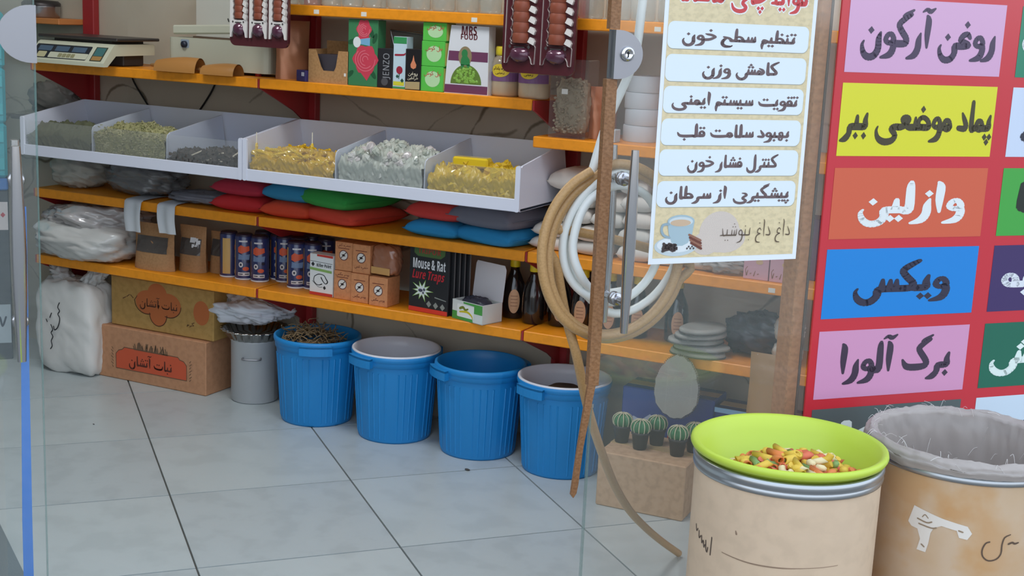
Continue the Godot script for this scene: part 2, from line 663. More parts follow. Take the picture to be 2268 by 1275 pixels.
func word_strokes(text: String) -> Array:
	# [width, strokes in x to the left, dots]
	var x := 0.0
	var strokes := []
	var dots := []
	var alone := "اآدرزو"
	for i in text.length():
		var ch := text[i]
		if ch == " ":
			x += 0.22
			continue
		var r := i > 0 and text[i - 1] != " " and not alone.contains(text[i - 1])
		var l := i < text.length() - 1 and text[i + 1] != " " and not alone.contains(ch)
		var kd := kind_of(ch)
		var g := glyph(kd[0], r, l)
		for q in g[1]:
			var w := []
			for k in range(0, q.size(), 3):
				w += [x + q[k], q[k + 1], q[k + 2]]
			strokes.append(w)
		var n: int = kd[1]
		var dx: float = x + g[2]
		if n == 9:
			strokes.append([x - .04, 1.16, .06, x + .2, 1.02, .1, x + .3, .96, .06])
		elif n == 8:
			strokes.append([x - .08, 1.24, .05, x + .08, 1.14, .12, x + .2, 1.2, .1, x + .34, 1.12, .04])
		elif n != 0 and g[3] < 5.0:
			var y: float = g[3] if n > 0 else -.2
			match absi(n):
				1: dots.append(Vector2(dx, y))
				2: dots.append_array([Vector2(dx - .1, y), Vector2(dx + .1, y)])
				3: dots.append_array([Vector2(dx - .1, y), Vector2(dx + .1, y), Vector2(dx, y + (.17 if n > 0 else -.17))])
		x += g[0] + (.04 if not l else 0.0)
	return [x, strokes, dots]


func write(s: SurfaceTool, text: String, x0: float, x1: float, base: float, size: float, f: Callable, bold := 1.0, grow := 0.0) -> void:
	# fit a Persian line between x0 and x1, its baseline at base
	var w := word_strokes(text)
	var sx: float = (x1 - x0) / w[0]
	var lay := func(p: Vector2) -> Vector3: return f.call(Vector2(x1 - p.x * sx, base + p.y * size))
	for q in w[1]:
		var c: Array = q.duplicate()
		for k in range(2, c.size(), 3):
			c[k] = c[k] * bold + grow
		ink(s, c, lay)
	for d in w[2]:
		dot(s, d.x, d.y, .085 * minf(bold, 1.25) + grow / 2.0, lay)


func latin(text: String, size: float, depth := 0.0004, bold := false, serif := false) -> Mesh:
	var m := TextMesh.new()
	var f := SystemFont.new()
	f.font_names = PackedStringArray(["Droid Serif" if serif else "Droid Sans"])
	if bold:
		f.font_weight = 700
	m.font = f
	m.text = text
	m.font_size = 32
	m.pixel_size = size / 32.0
	m.depth = depth
	return m


func lettering(text: String, size: float, m: Material, parent: Node, at: Vector3, width := 0.0, bold := true, slant := 0.0, rz := 0.0) -> void:
	var o := MeshInstance3D.new()
	o.name = "lettering"
	o.mesh = latin(text, size, 0.0004, bold)
	o.material_override = m
	var b := Basis(Vector3(0, 0, 1), rz)
	if width > 0.0:
		var aw := o.mesh.get_aabb().size.x
		b = b * Basis(Vector3(width / aw, 0, 0), Vector3(slant, 1, 0), Vector3(0, 0, 1))
	o.transform = Transform3D(b, at)
	parent.add_child(o, true)


func plain(z: float) -> Callable:
	return func(p: Vector2) -> Vector3: return Vector3(p.x, p.y, z)


func round_wall(r: float, cx := 0.0, cz := 0.0) -> Callable:
	# lays a flat drawing on the outside of an upright cylinder; x = arc length from its front
	return func(p: Vector2) -> Vector3: return Vector3(cx + sin(p.x / r) * r, p.y, cz + cos(p.x / r) * r)


func patch(s: SurfaceTool, shape: PackedVector2Array, f: Callable, slice := 0.008) -> void:
	var x0 := shape[0].x
	var x1 := x0
	for p in shape:
		x0 = minf(x0, p.x)
		x1 = maxf(x1, p.x)
	var n := maxi(1, ceili((x1 - x0) / slice))
	for k in n:
		var a0 := lerpf(x0, x1, float(k) / n)
		var a1 := lerpf(x0, x1, float(k + 1) / n)
		for poly in Geometry2D.intersect_polygons(shape, PackedVector2Array([Vector2(a0, -9), Vector2(a1, -9), Vector2(a1, 9), Vector2(a0, 9)])):
			var tris := Geometry2D.triangulate_polygon(poly)
			for i in range(0, tris.size(), 3):
				var a: Vector2 = poly[tris[i]]
				var p: Vector3 = f.call(a)
				var m: Vector3 = (f.call(a + Vector2(0.001, 0)) - p).cross(f.call(a + Vector2(0, 0.001)) - p)
				tn(s, p, f.call(poly[tris[i + 1]]), f.call(poly[tris[i + 2]]), m)


func band(s: SurfaceTool, x0: float, x1: float, y0: float, y1: float, f: Callable, n := 8) -> void:
	for i in n:
		var a := lerpf(x0, x1, float(i) / n)
		var b := lerpf(x0, x1, float(i + 1) / n)
		qf(s, Vector2(a, y0), Vector2(b, y0), Vector2(b, y1), Vector2(a, y1), f)


# ---------------------------------------------------------------- the room
func room_plan(grow := 0.0) -> PackedVector2Array:
	# x, z corners of the shop: shelf wall, corner with the shop front, far corner of the front, side wall
	var a := FT * Vector3(3.77 + grow, 0, grow)
	var b := FT * Vector3(-4.87 - grow, 0, grow)
	return PackedVector2Array([Vector2(-5.2 - grow, WZ - grow), Vector2(a.x, WZ - grow), Vector2(b.x, b.z)])


func slab(s: SurfaceTool, plan: PackedVector2Array, y0: float, y1: float) -> void:
	var keep := T
	T = T * Transform3D(Basis(Vector3(1, 0, 0), Vector3(0, 0, 1), Vector3(0, -1, 0)), Vector3.ZERO)
	prism(s, plan, -y1, -y0)
	T = keep


func marble_stone() -> StandardMaterial3D:
	# cream stone with long dark veins, drawn into one picture two metres wide
	var im := Image.create(1024, 1024, false, Image.FORMAT_RGB8)
	var n := FastNoiseLite.new()
	n.seed = 12
	n.frequency = 0.004
	for y in range(0, 1024, 2):
		for x in range(0, 1024, 2):
			var k := 0.5 + 0.5 * n.get_noise_2d(x, y)
			im.fill_rect(Rect2i(x, y, 2, 2), rgb(206, 198, 180).lerp(rgb(190, 180, 160), k))
	var r := RandomNumberGenerator.new()
	r.seed = 5
	for v in 15:
		var p := Vector2(r.randf() * 1024, r.randf() * 1024)
		var a := r.randf_range(-0.9, -0.3) if v % 3 else r.randf_range(-1.6, -1.2)
		var wide := r.randf_range(0.6, 2.0)
		for k in r.randi_range(160, 420):
			a += r.randfn(0.0, 0.09)
			p += Vector2.from_angle(a) * 1.5
			var w := wide * (0.5 + absf(sin(k * 0.05 + v)))
			for dy in range(-4, 5):
				for dx in range(-4, 5):
					var d := Vector2(dx, dy).length()
					var m := clampf(1.0 - d / (w * 2.2), 0.0, 1.0) * (0.55 if v % 2 else 0.3)
					if m > 0.02:
						var x := posmod(int(p.x) + dx, 1024)
						var y := posmod(int(p.y) + dy, 1024)
						im.set_pixel(x, y, im.get_pixel(x, y).lerp(rgb(84, 70, 52), m * 0.5))
	var mt := StandardMaterial3D.new()
	mt.albedo_texture = ImageTexture.create_from_image(im)
	mt.roughness = 0.3
	mt.uv1_triplanar = true
	mt.uv1_world_triplanar = true
	mt.uv1_scale = Vector3.ONE * 0.5
	return mt


func setup_room() -> void:
	var s = S()
	box(s, Vector3(0, -0.15, 4), Vector3(40, 0.1, 40))
	structure("ground", s, mottled("pavement", rgb(120, 118, 114), 0.2, 0.03, 0.6, 0.9))
	s = S()
	slab(s, room_plan(0.02), -0.1, -0.008)
	var fl = structure("floor", s, mat(104, 102, 96, 0.9))
	var tiles := [mottled("tile_a", rgb(188, 197, 197), 0.035, 0.01, 0.9, 0.3), mottled("tile_b", rgb(183, 192, 193), 0.035, 0.012, 1.1, 0.32)]
	var plan := room_plan()
	for i in range(-6, 8):
		for j in range(-4, 5):
			var o := Vector3(-2.7476, 0, -3.27737)
			var q := PackedVector2Array()
			for c in [[0.003, 0.003], [0.597, 0.003], [0.597, 0.597], [0.003, 0.597]]:
				var p: Vector3 = o + FE * (i * 0.6 + c[0]) - FN * (j * 0.6 + c[1])
				q.append(Vector2(p.x, p.z))
			for piece in Geometry2D.intersect_polygons(q, plan):
				if piece.size() < 3:
					continue
				s = S()
				slab(s, piece, -0.008, 0.0)
				part("tile", s, tiles[(i * 3 + j) % 2], fl)
	var marble := marble_stone()
	s = S()
	box(s, Vector3(-2.2, 1.375, WZ - 0.06), Vector3(6.2, 2.75, 0.12))
	structure("wall_back", s, marble)
	s = S()
	box(s, Vector3(-5.26, 1.375, -1.4), Vector3(0.12, 2.75, 6.4))
	structure("wall_side", s, mat(176, 172, 164, 0.8))
	s = S()
	slab(s, room_plan(0.1), 2.75, 2.87)
	structure("ceiling", s, mat(214, 212, 206, 0.85))
	s = S()
	T = FT
	box(s, Vector3(-0.55, 2.63, 0), Vector3(8.9, 0.46, 0.12))
	box(s, Vector3(-3.1, 1.2, 0), Vector3(3.7, 2.4, 0.12))
	T = Transform3D()
	structure("wall_front", s, mat(150, 150, 148, 0.8))
	# cables hanging on the wall between the scale and the tray
	for c in [[[-3.98, 1.262, -3.96, 1.21, -3.87, 1.10]], [[-3.52, 1.262, -3.56, 1.19, -3.63, 1.10]]]:
		s = S()
		var q: Array = c[0]
		tube(s, smoothed([Vector3(q[0], q[1], -4.512), Vector3(q[2], q[3], -4.512), Vector3(q[4], q[5], -4.512)], 5), 0.004, 6)
		solo("power_cable", s, mat(20, 20, 22, 0.5), "thin black cable running down the marble wall under the price scale", "cable", Vector3.ZERO, 0, "cables on the marble wall")


# ---------------------------------------------------------------- the shop front
func front_handle(parent: Node, x: float) -> void:
	for o in [0.052, -0.052]:
		var s = S()
		var prof := [Vector2(0.0, 0.926), Vector2(0.008, 0.926), Vector2(0.008, 0.926), Vector2(0.0125, 1.05), Vector2(0.0135, 1.12), Vector2(0.0125, 1.19), Vector2(0.008, 1.316), Vector2(0.008, 1.316), Vector2(0, 1.316)]
		T = Transform3D(Basis(), Vector3(x, 0, o))
		lathe(s, prof, 14)
		T = Transform3D()
		var h = part("handle", s, mat(205, 205, 208, 0.16, 1.0), parent)
		s = S()
		for y in [0.99, 1.25]:
			tube(s, PackedVector3Array([Vector3(x, y, 0.006 * signf(o)), Vector3(x, y, o)]), 0.008, 10)
			T = Transform3D(Basis(Vector3(1, 0, 0), PI / 2 * signf(o)), Vector3(x, y, 0.006 * signf(o)))
			lathe(s, [Vector2(0, 0), Vector2(0.015, 0), Vector2(0.015, 0.004), Vector2(0.012, 0.006), Vector2(0, 0.006)], 16)
			T = Transform3D()
		part("standoff", s, mat(190, 190, 194, 0.2, 1.0), h)


func lock_plate(parent: Node, x: float, dir: float, keyhole: bool) -> void:
	var poly := PackedVector2Array([Vector2(x, 1.459), Vector2(x, 1.559)])
	for k in 19:
		var a := PI / 2 - PI * k / 18.0
		poly.append(Vector2(x + dir * (0.008 + 0.056 * cos(a)), 1.509 + 0.05 * sin(a)))
	for o in [[0.006, 0.017], [-0.017, -0.006]]:
		var s = S()
		prism(s, poly, o[0], o[1])
		part("lock_plate", s, mat(168, 168, 174, 0.34, 0.85), parent)
	if keyhole:
		var s = S()
		var keep := T
		T = Transform3D(Basis(Vector3(1, 0, 0), PI / 2), Vector3(x + dir * 0.028, 1.511, 0.017))
		lathe(s, [Vector2(0.0, 0), Vector2(0.0155, 0), Vector2(0.0155, 0.004), Vector2(0.0155, 0.004), Vector2(0.0135, 0.008), Vector2(0.0105, 0.009), Vector2(0.0105, 0.009), Vector2(0.0095, 0.006), Vector2(0, 0.006)], 22)
		T = keep
		var c = part("lock_cylinder", s, mat(215, 215, 218, 0.12, 1.0), parent)
		s = S()
		flat(s, oval(x + dir * 0.028, 1.5125, 0.0024, 0.0024, 10), 0.0236)
		flat(s, rrect(x + dir * 0.028 - 0.0011, 1.505, x + dir * 0.028 + 0.0011, 1.512, 0.0005), 0.0236)
		part("keyhole", s, mat(18, 18, 20, 0.6), c)


func setup_front() -> void:
	var glass := clear(196, 214, 210, 0.05, 0.01)
	var gedge := clear(120, 150, 144, 0.35, 0.1)
	# sliding leaf with the plain plate
	var d1 := Node3D.new()
	d1.name = "door_1"
	d1.transform = FT
	d1.set_meta("kind", "structure")
	add_child(d1)
	var s = S()
	box(s, Vector3(-0.46, 1.185, 0), Vector3(1.08, 2.35, 0.01), 0.001)
	part("pane", s, glass, d1)
	s = S()
	box(s, Vector3(0.0815, 1.185, 0), Vector3(0.003, 2.35, 0.0102))
	part("glass_edge", s, gedge, d1)
	s = S()
	prism(s, pv([0.036, 0.02, 0.056, 0.02, 0.0565, 0.6, 0.061, 1.2, 0.05, 1.2, 0.0385, 0.6]), -0.0065, -0.0053)
	part("tape_strip", s, mat(52, 122, 206, 0.4), d1)
	front_handle(d1, 0.045)
	lock_plate(d1, 0.085, -1.0, false)
	# sliding leaf with the keyhole plate, the poster and the hoses
	var d2 := Node3D.new()
	d2.name = "door_2"
	d2.transform = FT
	d2.set_meta("kind", "structure")
	add_child(d2)
	s = S()
	box(s, Vector3(1.48, 1.185, 0), Vector3(0.54, 2.35, 0.01), 0.001)
	part("pane", s, glass, d2)
	s = S()
	box(s, Vector3(1.2085, 0.4, 0), Vector3(0.003, 0.78, 0.0102))
	part("glass_edge", s, gedge, d2)
	# brown edge profile, its lower end split off and sticking out
	s = S()
	prism(s, pv([1.1965, 0.80, 1.221, 0.80, 1.2215, 1.458, 1.197, 1.458]), -0.009, 0.009)
	prism(s, pv([1.198, 1.56, 1.2205, 1.56, 1.2205, 2.36, 1.198, 2.36]), -0.009, 0.009)
	prism(s, pv([1.171, 0.553, 1.177, 0.545, 1.184, 0.556, 1.187, 0.575, 1.194, 0.66, 1.2145, 0.80, 1.221, 0.83, 1.197, 0.86, 1.1965, 0.80, 1.182, 0.67]), 0.0, 0.008)
	part("edge_profile", s, mottled("brown_profile", rgb(142, 98, 62), 0.16, 0.05, 5.0, 0.45), d2)
	front_handle(d2, 1.252)
	lock_plate(d2, 1.2085, 1.0, true)
	# fixed window that carries the red board
	var w1 := Node3D.new()
	w1.name = "window_1"
	w1.transform = FT
	w1.set_meta("kind", "structure")
	add_child(w1)
	s = S()
	box(s, Vector3(2.75, 1.185, -0.03), Vector3(2.0, 2.35, 0.01))
	part("pane", s, glass, w1)
	# brown metal posts of the shop front
	var tr := Node3D.new()
	tr.name = "trim_1"
	tr.transform = FT
	tr.set_meta("kind", "structure")
	add_child(tr)
	s = S()
	box(s, Vector3(1.733, 1.19, -0.05), Vector3(0.030, 2.38, 0.06), 0.003)
	part("post", s, mottled("brown_post", rgb(178, 122, 76), 0.12, 0.04, 3.0, 0.4), tr)
	s = S()
	box(s, Vector3(1.751, 1.19, -0.045), Vector3(0.005, 2.38, 0.05), 0.001)
	part("seal", s, mat(96, 80, 70, 0.5), tr)
	poster()
	red_board()
	hoses()


func poster() -> void:
	var t = thing("poster", "tall paper poster on the glass door listing tea benefits in white bars", "poster")
	t.transform = FT
	var z := 0.0062
	var s = S()
	prism(s, pv([1.3225, 1.064, 1.694, 1.068, 1.692, 1.42, 1.6915, 1.78, 1.321, 1.78, 1.3225, 1.42]), 0.0054, z)
	part("sheet", s, mat(232, 238, 244, 0.5), t)
	s = S()
	flat(s, pv([1.332, 1.077, 1.684, 1.08, 1.682, 1.775, 1.331, 1.775]), z + 0.0003)
	part("printed_ground", s, mottled("poster_tan", rgb(226, 208, 168), 0.08, 0.02, 6.0, 0.5), t)
	var lines := [["تنظیم سطح خون", .09, .905], ["کاهش وزن", .246, .80], ["تقویت سیستم ایمنی", .05, .96], ["بهبود سلامت قلب", .10, .92], ["کنترل فشار خون", .19, .85], ["پیشگیری از سرطان", .05, .955]]
	var tops := [1.582, 1.514, 1.4475, 1.379, 1.3135, 1.2455]
	for i in 6:
		var y1: float = tops[i]
		var y0 := y1 - 0.0565
		s = S()
		flat(s, rrect(1.3325, y0 - 0.0015, 1.677, y1, 0.014), z + 0.0005)
		part("bar_border", s, mat(170, 168, 150, 0.5), t)
		s = S()
		flat(s, rrect(1.332, y0, 1.6765, y1, 0.014), z + 0.0008)
		var b = part("bar", s, mat(226, 236, 243, 0.45), t)
		s = S()
		var ln: Array = lines[i]
		write(s, ln[0], 1.332 + 0.344 * ln[1], 1.332 + 0.344 * ln[2], y0 + 0.018, 0.0275, plain(z + 0.0012), 1.2)
		part("lettering", s, mat(108, 90, 92, 0.5), b)
	s = S()
	write(s, "فواید چای ماسالا", 1.352, 1.665, 1.625, 0.044, plain(z + 0.0006), 1.1, 0.14)
	part("heading_outline", s, mat(240, 240, 238, 0.5), t)
	s = S()
	write(s, "فواید چای ماسالا", 1.352, 1.665, 1.625, 0.044, plain(z + 0.0011), 1.1)
	part("heading", s, mat(206, 72, 76, 0.5), t)
	# the printed cup, saucer, spices and powder
	s = S()
	flat(s, oval(1.492, 1.133, 0.05, 0.046, 28), z + 0.0005)
	flat(s, oval(1.508, 1.118, 0.05, 0.032, 20), z + 0.00055)
	flat(s, oval(1.46, 1.108, 0.034, 0.026, 20), z + 0.0006)
	part("printed_powder", s, mottled("powder", rgb(214, 200, 190), 0.1, 0.06, 20.0, 0.6), t)
	s = S()
	flat(s, oval(1.386, 1.103, 0.052, 0.022, 28), z + 0.0008)
	part("printed_saucer", s, mat(196, 208, 214, 0.5), t)
	s = S()
	flat(s, oval(1.386, 1.106, 0.046, 0.017, 28), z + 0.0010)
	part("saucer_hollow", s, mat(224, 230, 234, 0.5), t)
	s = S()
	flat(s, pv([1.362, 1.158, 1.428, 1.158, 1.424, 1.128, 1.415, 1.11, 1.402, 1.104, 1.388, 1.104, 1.375, 1.112, 1.367, 1.13]), z + 0.0012)
	flat(s, oval(1.395, 1.158, 0.033, 0.014, 28), z + 0.0013)
	part("printed_cup", s, mat(168, 190, 200, 0.5), t)
	s = S()
	flat(s, oval(1.395, 1.157, 0.029, 0.0105, 24), z + 0.0015)
	part("printed_cup_inside", s, mat(206, 216, 220, 0.5), t)
	s = S()
	flat(s, oval(1.394, 1.1545, 0.025, 0.0075, 24), z + 0.0017)
	part("printed_tea", s, mat(206, 178, 150, 0.5), t)
	s = S()
	ink(s, [1.366, 1.152, .006, 1.352, 1.15, .006, 1.349, 1.138, .006, 1.356, 1.127, .006, 1.37, 1.122, .005], plain(z + 0.0014))
	part("printed_handle", s, mat(150, 172, 184, 0.5), t)
	s = S()
	for k in 16:
		ink(s, [1.352 + 0.034 * rng.randf(), 1.093 + 0.016 * rng.randf(), 0.007, 1.356 + 0.034 * rng.randf(), 1.095 + 0.016 * rng.randf(), 0.005], plain(z + 0.0018))
	part("printed_spices", s, mat(70, 58, 58, 0.6), t)
	s = S()
	for k in 5:
		dot(s, 1.414 + k * 0.004, 1.098 + 0.004 * (k % 2), 0.0024, plain(z + 0.0018))
	part("printed_cloves", s, mat(70, 58, 58, 0.6), t)
	for k in 4:
		s = S()
		ink(s, [1.417 + k * 0.002, 1.128 - k * 0.006, 0.0052, 1.446 + k * 0.001, 1.115 - k * 0.006, 0.0052], plain(z + 0.0017))
		part("printed_cinnamon", s, mat(112 if k % 2 else 150, 62 if k % 2 else 104, 52 if k % 2 else 86, 0.6), t)
	s = S()
	write(s, "داغ داغ بنوشید", 1.492, 1.672, 1.122, 0.038, plain(z + 0.0019), 0.42)
	part("handwriting", s, mat(92, 76, 62, 0.6), t)


func red_board() -> void:
	var t = thing("sign_board", "red board of coloured Persian name panels fixed on the shop window", "sign")
	t.transform = FT
	var s = S()
	box(s, Vector3(2.238, 1.12, 0.004), Vector3(0.966, 1.4, 0.008), 0.0015)
	part("red_ground", s, mat(203, 44, 58, 0.32, 0.0, "coat"), t)
	var z := 0.0086
	var cols := [[1.7745, 2.2015], [2.2475, 2.6745]]
	var tops := [1.651, 1.4645, 1.2745, 1.088, 0.8955, 0.708]
	# colour of the panel, colour of its letters, text, where the line starts and ends across the panel
	var rows := [
		[[[214, 166, 202], [62, 46, 78], "روغن آرگون", .07, .95], [[18, 128, 98], [236, 240, 240], "روغن سیاه دانه", .02, .96]],
		[[[222, 218, 44], [64, 58, 34], "پماد موضعی ببر", .02, .985], [[206, 218, 238], [40, 44, 62], "شمع", .04, .9]],
		[[[214, 96, 66], [232, 236, 236], "وازلین", .15, .86], [[66, 166, 66], [24, 34, 28], "حنا", .07, .8]],
		[[[12, 132, 214], [46, 44, 66], "ویکس", .17, .82], [[62, 44, 98], [226, 230, 236], "روغن به", .07, .98]],
		[[[214, 152, 190], [64, 50, 70], "برگ آلورا", .135, .89], [[24, 104, 82], [226, 240, 234], "شپش", .04, .66]],
		[[[86, 98, 98], [224, 234, 228], "حنا", .15, .7], [[206, 222, 236], [46, 58, 84], "لان", .2, .9]],
	]
	for i in tops.size():
		for j in 2:
			var r: Array = rows[i][j]
			var x0: float = cols[j][0]
			var x1: float = cols[j][1]
			var y1: float = tops[i]
			var y0 := y1 - 0.163
			s = S()
			flat(s, pv([x0, y0, x1, y0, x1, y1, x0, y1]), z)
			var c: Array = r[0]
			var p = part("name_panel", s, mat(c[0], c[1], c[2], 0.3, 0.0, "coat"), t)
			s = S()
			write(s, r[2], x0 + 0.427 * r[3], x0 + 0.427 * r[4], y0 + 0.060, 0.070, plain(z + 0.0005), 1.3)
			var k: Array = r[1]
			part("lettering", s, mat(k[0], k[1], k[2], 0.32, 0.0, "coat"), p)


func hoses() -> void:
	# both hang on the inner handle of the keyhole leaf
	var F := func(x: float, y: float, o: float) -> Vector3: return FT * Vector3(x, y, o)
	var path := []
	for k in 67:
		var a := PI * 0.62 + TAU * k / 22.0
		var turn := k / 22
		var g: float = [1.0, 0.955, 0.985][mini(turn, 2)] + 0.01 * sin(a * 2.0)
		path.append(F.call(1.272 + 0.166 * g * cos(a) + 0.012 * (turn - 1), 1.085 + 0.19 * g * sin(a) - 0.008 * turn, -0.045 - 0.012 * turn - 0.004 * sin(a * 3.0)))
	path.resize(60)
	path += [F.call(1.128, 1.13, -0.08), F.call(1.150, 1.04, -0.085), F.call(1.174, 0.94, -0.085), Vector3(-1.108, 0.845, -2.683), Vector3(-1.105, 0.751, -2.731), Vector3(-1.107, 0.658, -2.799), Vector3(-1.117, 0.549, -2.905), Vector3(-1.139, 0.423, -3.058), Vector3(-1.161, 0.291, -3.243), Vector3(-1.172, 0.181, -3.416), Vector3(-1.169, 0.093, -3.556), Vector3(-1.155, 0.012, -3.685)]
	var s = S()
	tube(s, smoothed(path, 5), 0.0108, 12)
	solo("garden_hose", s, mottled("hose_brown", rgb(182, 142, 92), 0.08, 0.05, 6.0, 0.4), "coiled brown hose hanging on the glass door with one end on the floor", "hose")
	s = S()
	var w := [F.call(1.315, 2.0, -0.05), F.call(1.30, 1.7, -0.05), F.call(1.296, 1.6, -0.05), F.call(1.286, 1.49, -0.055), F.call(1.243, 1.36, -0.075), F.call(1.212, 1.23, -0.085), F.call(1.178, 1.13, -0.09), F.call(1.185, 1.06, -0.092), F.call(1.215, 0.99, -0.09), F.call(1.292, 0.937, -0.08), F.call(1.38, 0.972, -0.075), F.call(1.435, 1.06, -0.075), F.call(1.42, 1.17, -0.07), F.call(1.34, 1.25, -0.06), F.call(1.25, 1.255, -0.045), F.call(1.185, 1.2, -0.06), F.call(1.157, 1.12, -0.075), F.call(1.168, 1.04, -0.08), F.call(1.215, 0.985, -0.075), F.call(1.292, 0.968, -0.065), F.call(1.36, 1.02, -0.06), F.call(1.385, 1.11, -0.06), F.call(1.345, 1.2, -0.055), F.call(1.262, 1.23, -0.04), F.call(1.195, 1.19, -0.05), F.call(1.172, 1.1, -0.06), F.call(1.195, 1.03, -0.06), F.call(1.25, 0.985, -0.085), F.call(1.33, 0.985, -0.1)]
	tube(s, smoothed(w, 6), 0.0095, 12)
	solo("garden_hose", s, mat(232, 236, 234, 0.35), "looped white hose hanging on the inner handle of the glass door", "hose")


# ---------------------------------------------------------------- shelves
func shelf(x0: float, x1: float, y: float, label: String, tags := []) -> void:
	var t = thing("metal_shelf", label, "shelf", Vector3((x0 + x1) / 2.0, y, FZ))
	var w := x1 - x0 - 0.011
	var paint := mottled("orange_paint", rgb(240, 150, 24), 0.03, 0.02, 2.5, 0.42)
	var s = S()
	box(s, Vector3(0, -0.006, -0.166), Vector3(w, 0.012, 0.326), 0.002)
	part("board", s, paint, t)
	s = S()
	box(s, Vector3(0, -0.0185, -0.004), Vector3(w, 0.037, 0.008), 0.003)
	part("front_lip", s, paint, t)
	for k in tags:
		s = S()
		box(s, Vector3(k - (x0 + x1) / 2.0, -0.022, 0.0003), Vector3(0.022, 0.015, 0.0008))
		part("price_tag", s, mat(226, 222, 210, 0.5), t)


func setup_shelves() -> void:
	var red := mat(162, 42, 46, 0.45)
	for i in 4:
		var names := ["beside the price scale", "behind the hanging chocolate strips", "beside the clear bag of dried flowers", "hidden by the red board"]
		var t = thing("shelf_upright", "dark red slotted shelf upright " + names[i], "shelf upright", Vector3(SEAMS[i], 0, WZ))
		var s = S()
		box(s, Vector3(0, 1.2, 0.02), Vector3(0.062, 2.4, 0.036), 0.003)
		part("post", s, red, t)
		for y in ([S2, S3, S4] if i == 0 else [S1, S2, S3, S4]) + ([S2B] if i == 3 else []):
			s = S()
			T = Transform3D(Basis(Vector3(0, 0, 1), Vector3(0, 1, 0), Vector3(-1, 0, 0)), Vector3.ZERO)
			# profile: x = out from the wall, y
			prism(s, pv([0.038, y - 0.015, 0.366, y - 0.003, 0.366, y - 0.036, 0.33, y - 0.05, 0.14, y - 0.13, 0.075, y - 0.17, 0.055, y - 0.215, 0.038, y - 0.215]), -0.0035, 0.0035)
			T = Transform3D()
			part("bracket", s, red, t)
	var a: float = SEAMS[0]
	var b: float = SEAMS[1]
	var c: float = SEAMS[2]
	var d: float = SEAMS[3]
	shelf(b, c, S1, "orange shelf board carrying the row of glass jars", [-2.80, -2.60, -2.16])
	shelf(c, d, S1, "orange shelf board above the clear bag of dried flowers", [-1.50])
	shelf(a, b, S2, "orange shelf board holding the price scale and the bag sealer")
	shelf(b, c, S2, "orange shelf board holding the rose box and green soap boxes")
	shelf(c, d, S2B, "orange shelf board holding the clear bag of dried flowers")
	shelf(a, b, S3, "orange shelf board with hanging white plastic strips")
	shelf(b, c, S3, "orange shelf board holding green, grey and blue filled bags")
	shelf(c, d, S3, "orange shelf board holding white cloth bags and pink boxes", [-1.06])
	shelf(a, b, S4, "orange shelf board holding kraft pouches and blue tins")
	shelf(b, c, S4, "orange shelf board holding rat trap packs and orange boxes")
	shelf(c, d, S4, "orange shelf board holding dark bottles and loofah discs")


# ---------------------------------------------------------------- the white sales trays
func tray(x0: float, x1: float, dividers: Array, label: String):
	var t = thing("sales_tray", label, "tray", Vector3(x0, 0, 0))
	var w := x1 - x0
	var white := mat(222, 226, 240, 0.28)
	var s = S()
	box(s, Vector3(w / 2, 0.937, -4.15), Vector3(w, 0.008, 0.26))
	part("bottom", s, white, t)
	s = S()
	T = Transform3D(Basis(Vector3(0, 0, 1), Vector3(0, 1, 0), Vector3(1, 0, 0)), Vector3.ZERO)
	for k in [[0.0, 0.006], [w - 0.006, w]]:
		s = S()
		prism(s, pv([-4.018, 0.932, -4.018, 1.078, -4.024, 1.084, -4.36, 1.137, -4.40, 0.99, -4.275, 0.932]), k[0], k[1])
		part("side_panel", s, white, t)
	# dividers: translucent, round at the front top
	for k in dividers:
		s = S()
		var x: float = k - x0
		prism(s, pv([-4.03, 0.941, -4.03, 1.052, -4.035, 1.066, -4.048, 1.074, -4.36, 1.125, -4.385, 0.99, -4.275, 0.941]), x - 0.002, x + 0.002)
		part("divider", s, mat(206, 214, 228, 0.25), t)
	T = Transform3D()
	s = S()
	qn(s, Vector3(0.004, 0.94, -4.277), Vector3(w - 0.004, 0.94, -4.277), Vector3(w - 0.004, 0.99, -4.398), Vector3(0.004, 0.99, -4.398), Vector3.UP)
	qn(s, Vector3(0.004, 0.99, -4.398), Vector3(w - 0.004, 0.99, -4.398), Vector3(w - 0.004, 1.137, -4.362), Vector3(0.004, 1.137, -4.362), Vector3.BACK)
	qn(s, Vector3(0.004, 0.932, -4.279), Vector3(w - 0.004, 0.932, -4.279), Vector3(w - 0.004, 0.988, -4.404), Vector3(0.004, 0.988, -4.404), Vector3.DOWN)
	qn(s, Vector3(0.004, 0.988, -4.404), Vector3(w - 0.004, 0.988, -4.404), Vector3(w - 0.004, 1.137, -4.366), Vector3(0.004, 1.137, -4.366), Vector3.FORWARD)
	part("back_panel", s, white, t)
	s = S()
	box(s, Vector3(w / 2, 0.953, -4.014), Vector3(w - 0.03, 0.043, 0.006), 0.0015)
	part("front_rail", s, white, t)
	for k in [0.009, w - 0.009]:
		s = S()
		prism(s, rrect(k - 0.009, 0.931, k + 0.009, 1.085, 0.008), -4.018, -4.009)
		part("end_post", s, white, t)
	s = S()
	box(s, Vector3(w / 2, 1.02, -4.021), Vector3(w - 0.036, 0.10, 0.003))
	part("front_pane", s, clear(214, 222, 222, 0.08, 0.03), t)
	return t


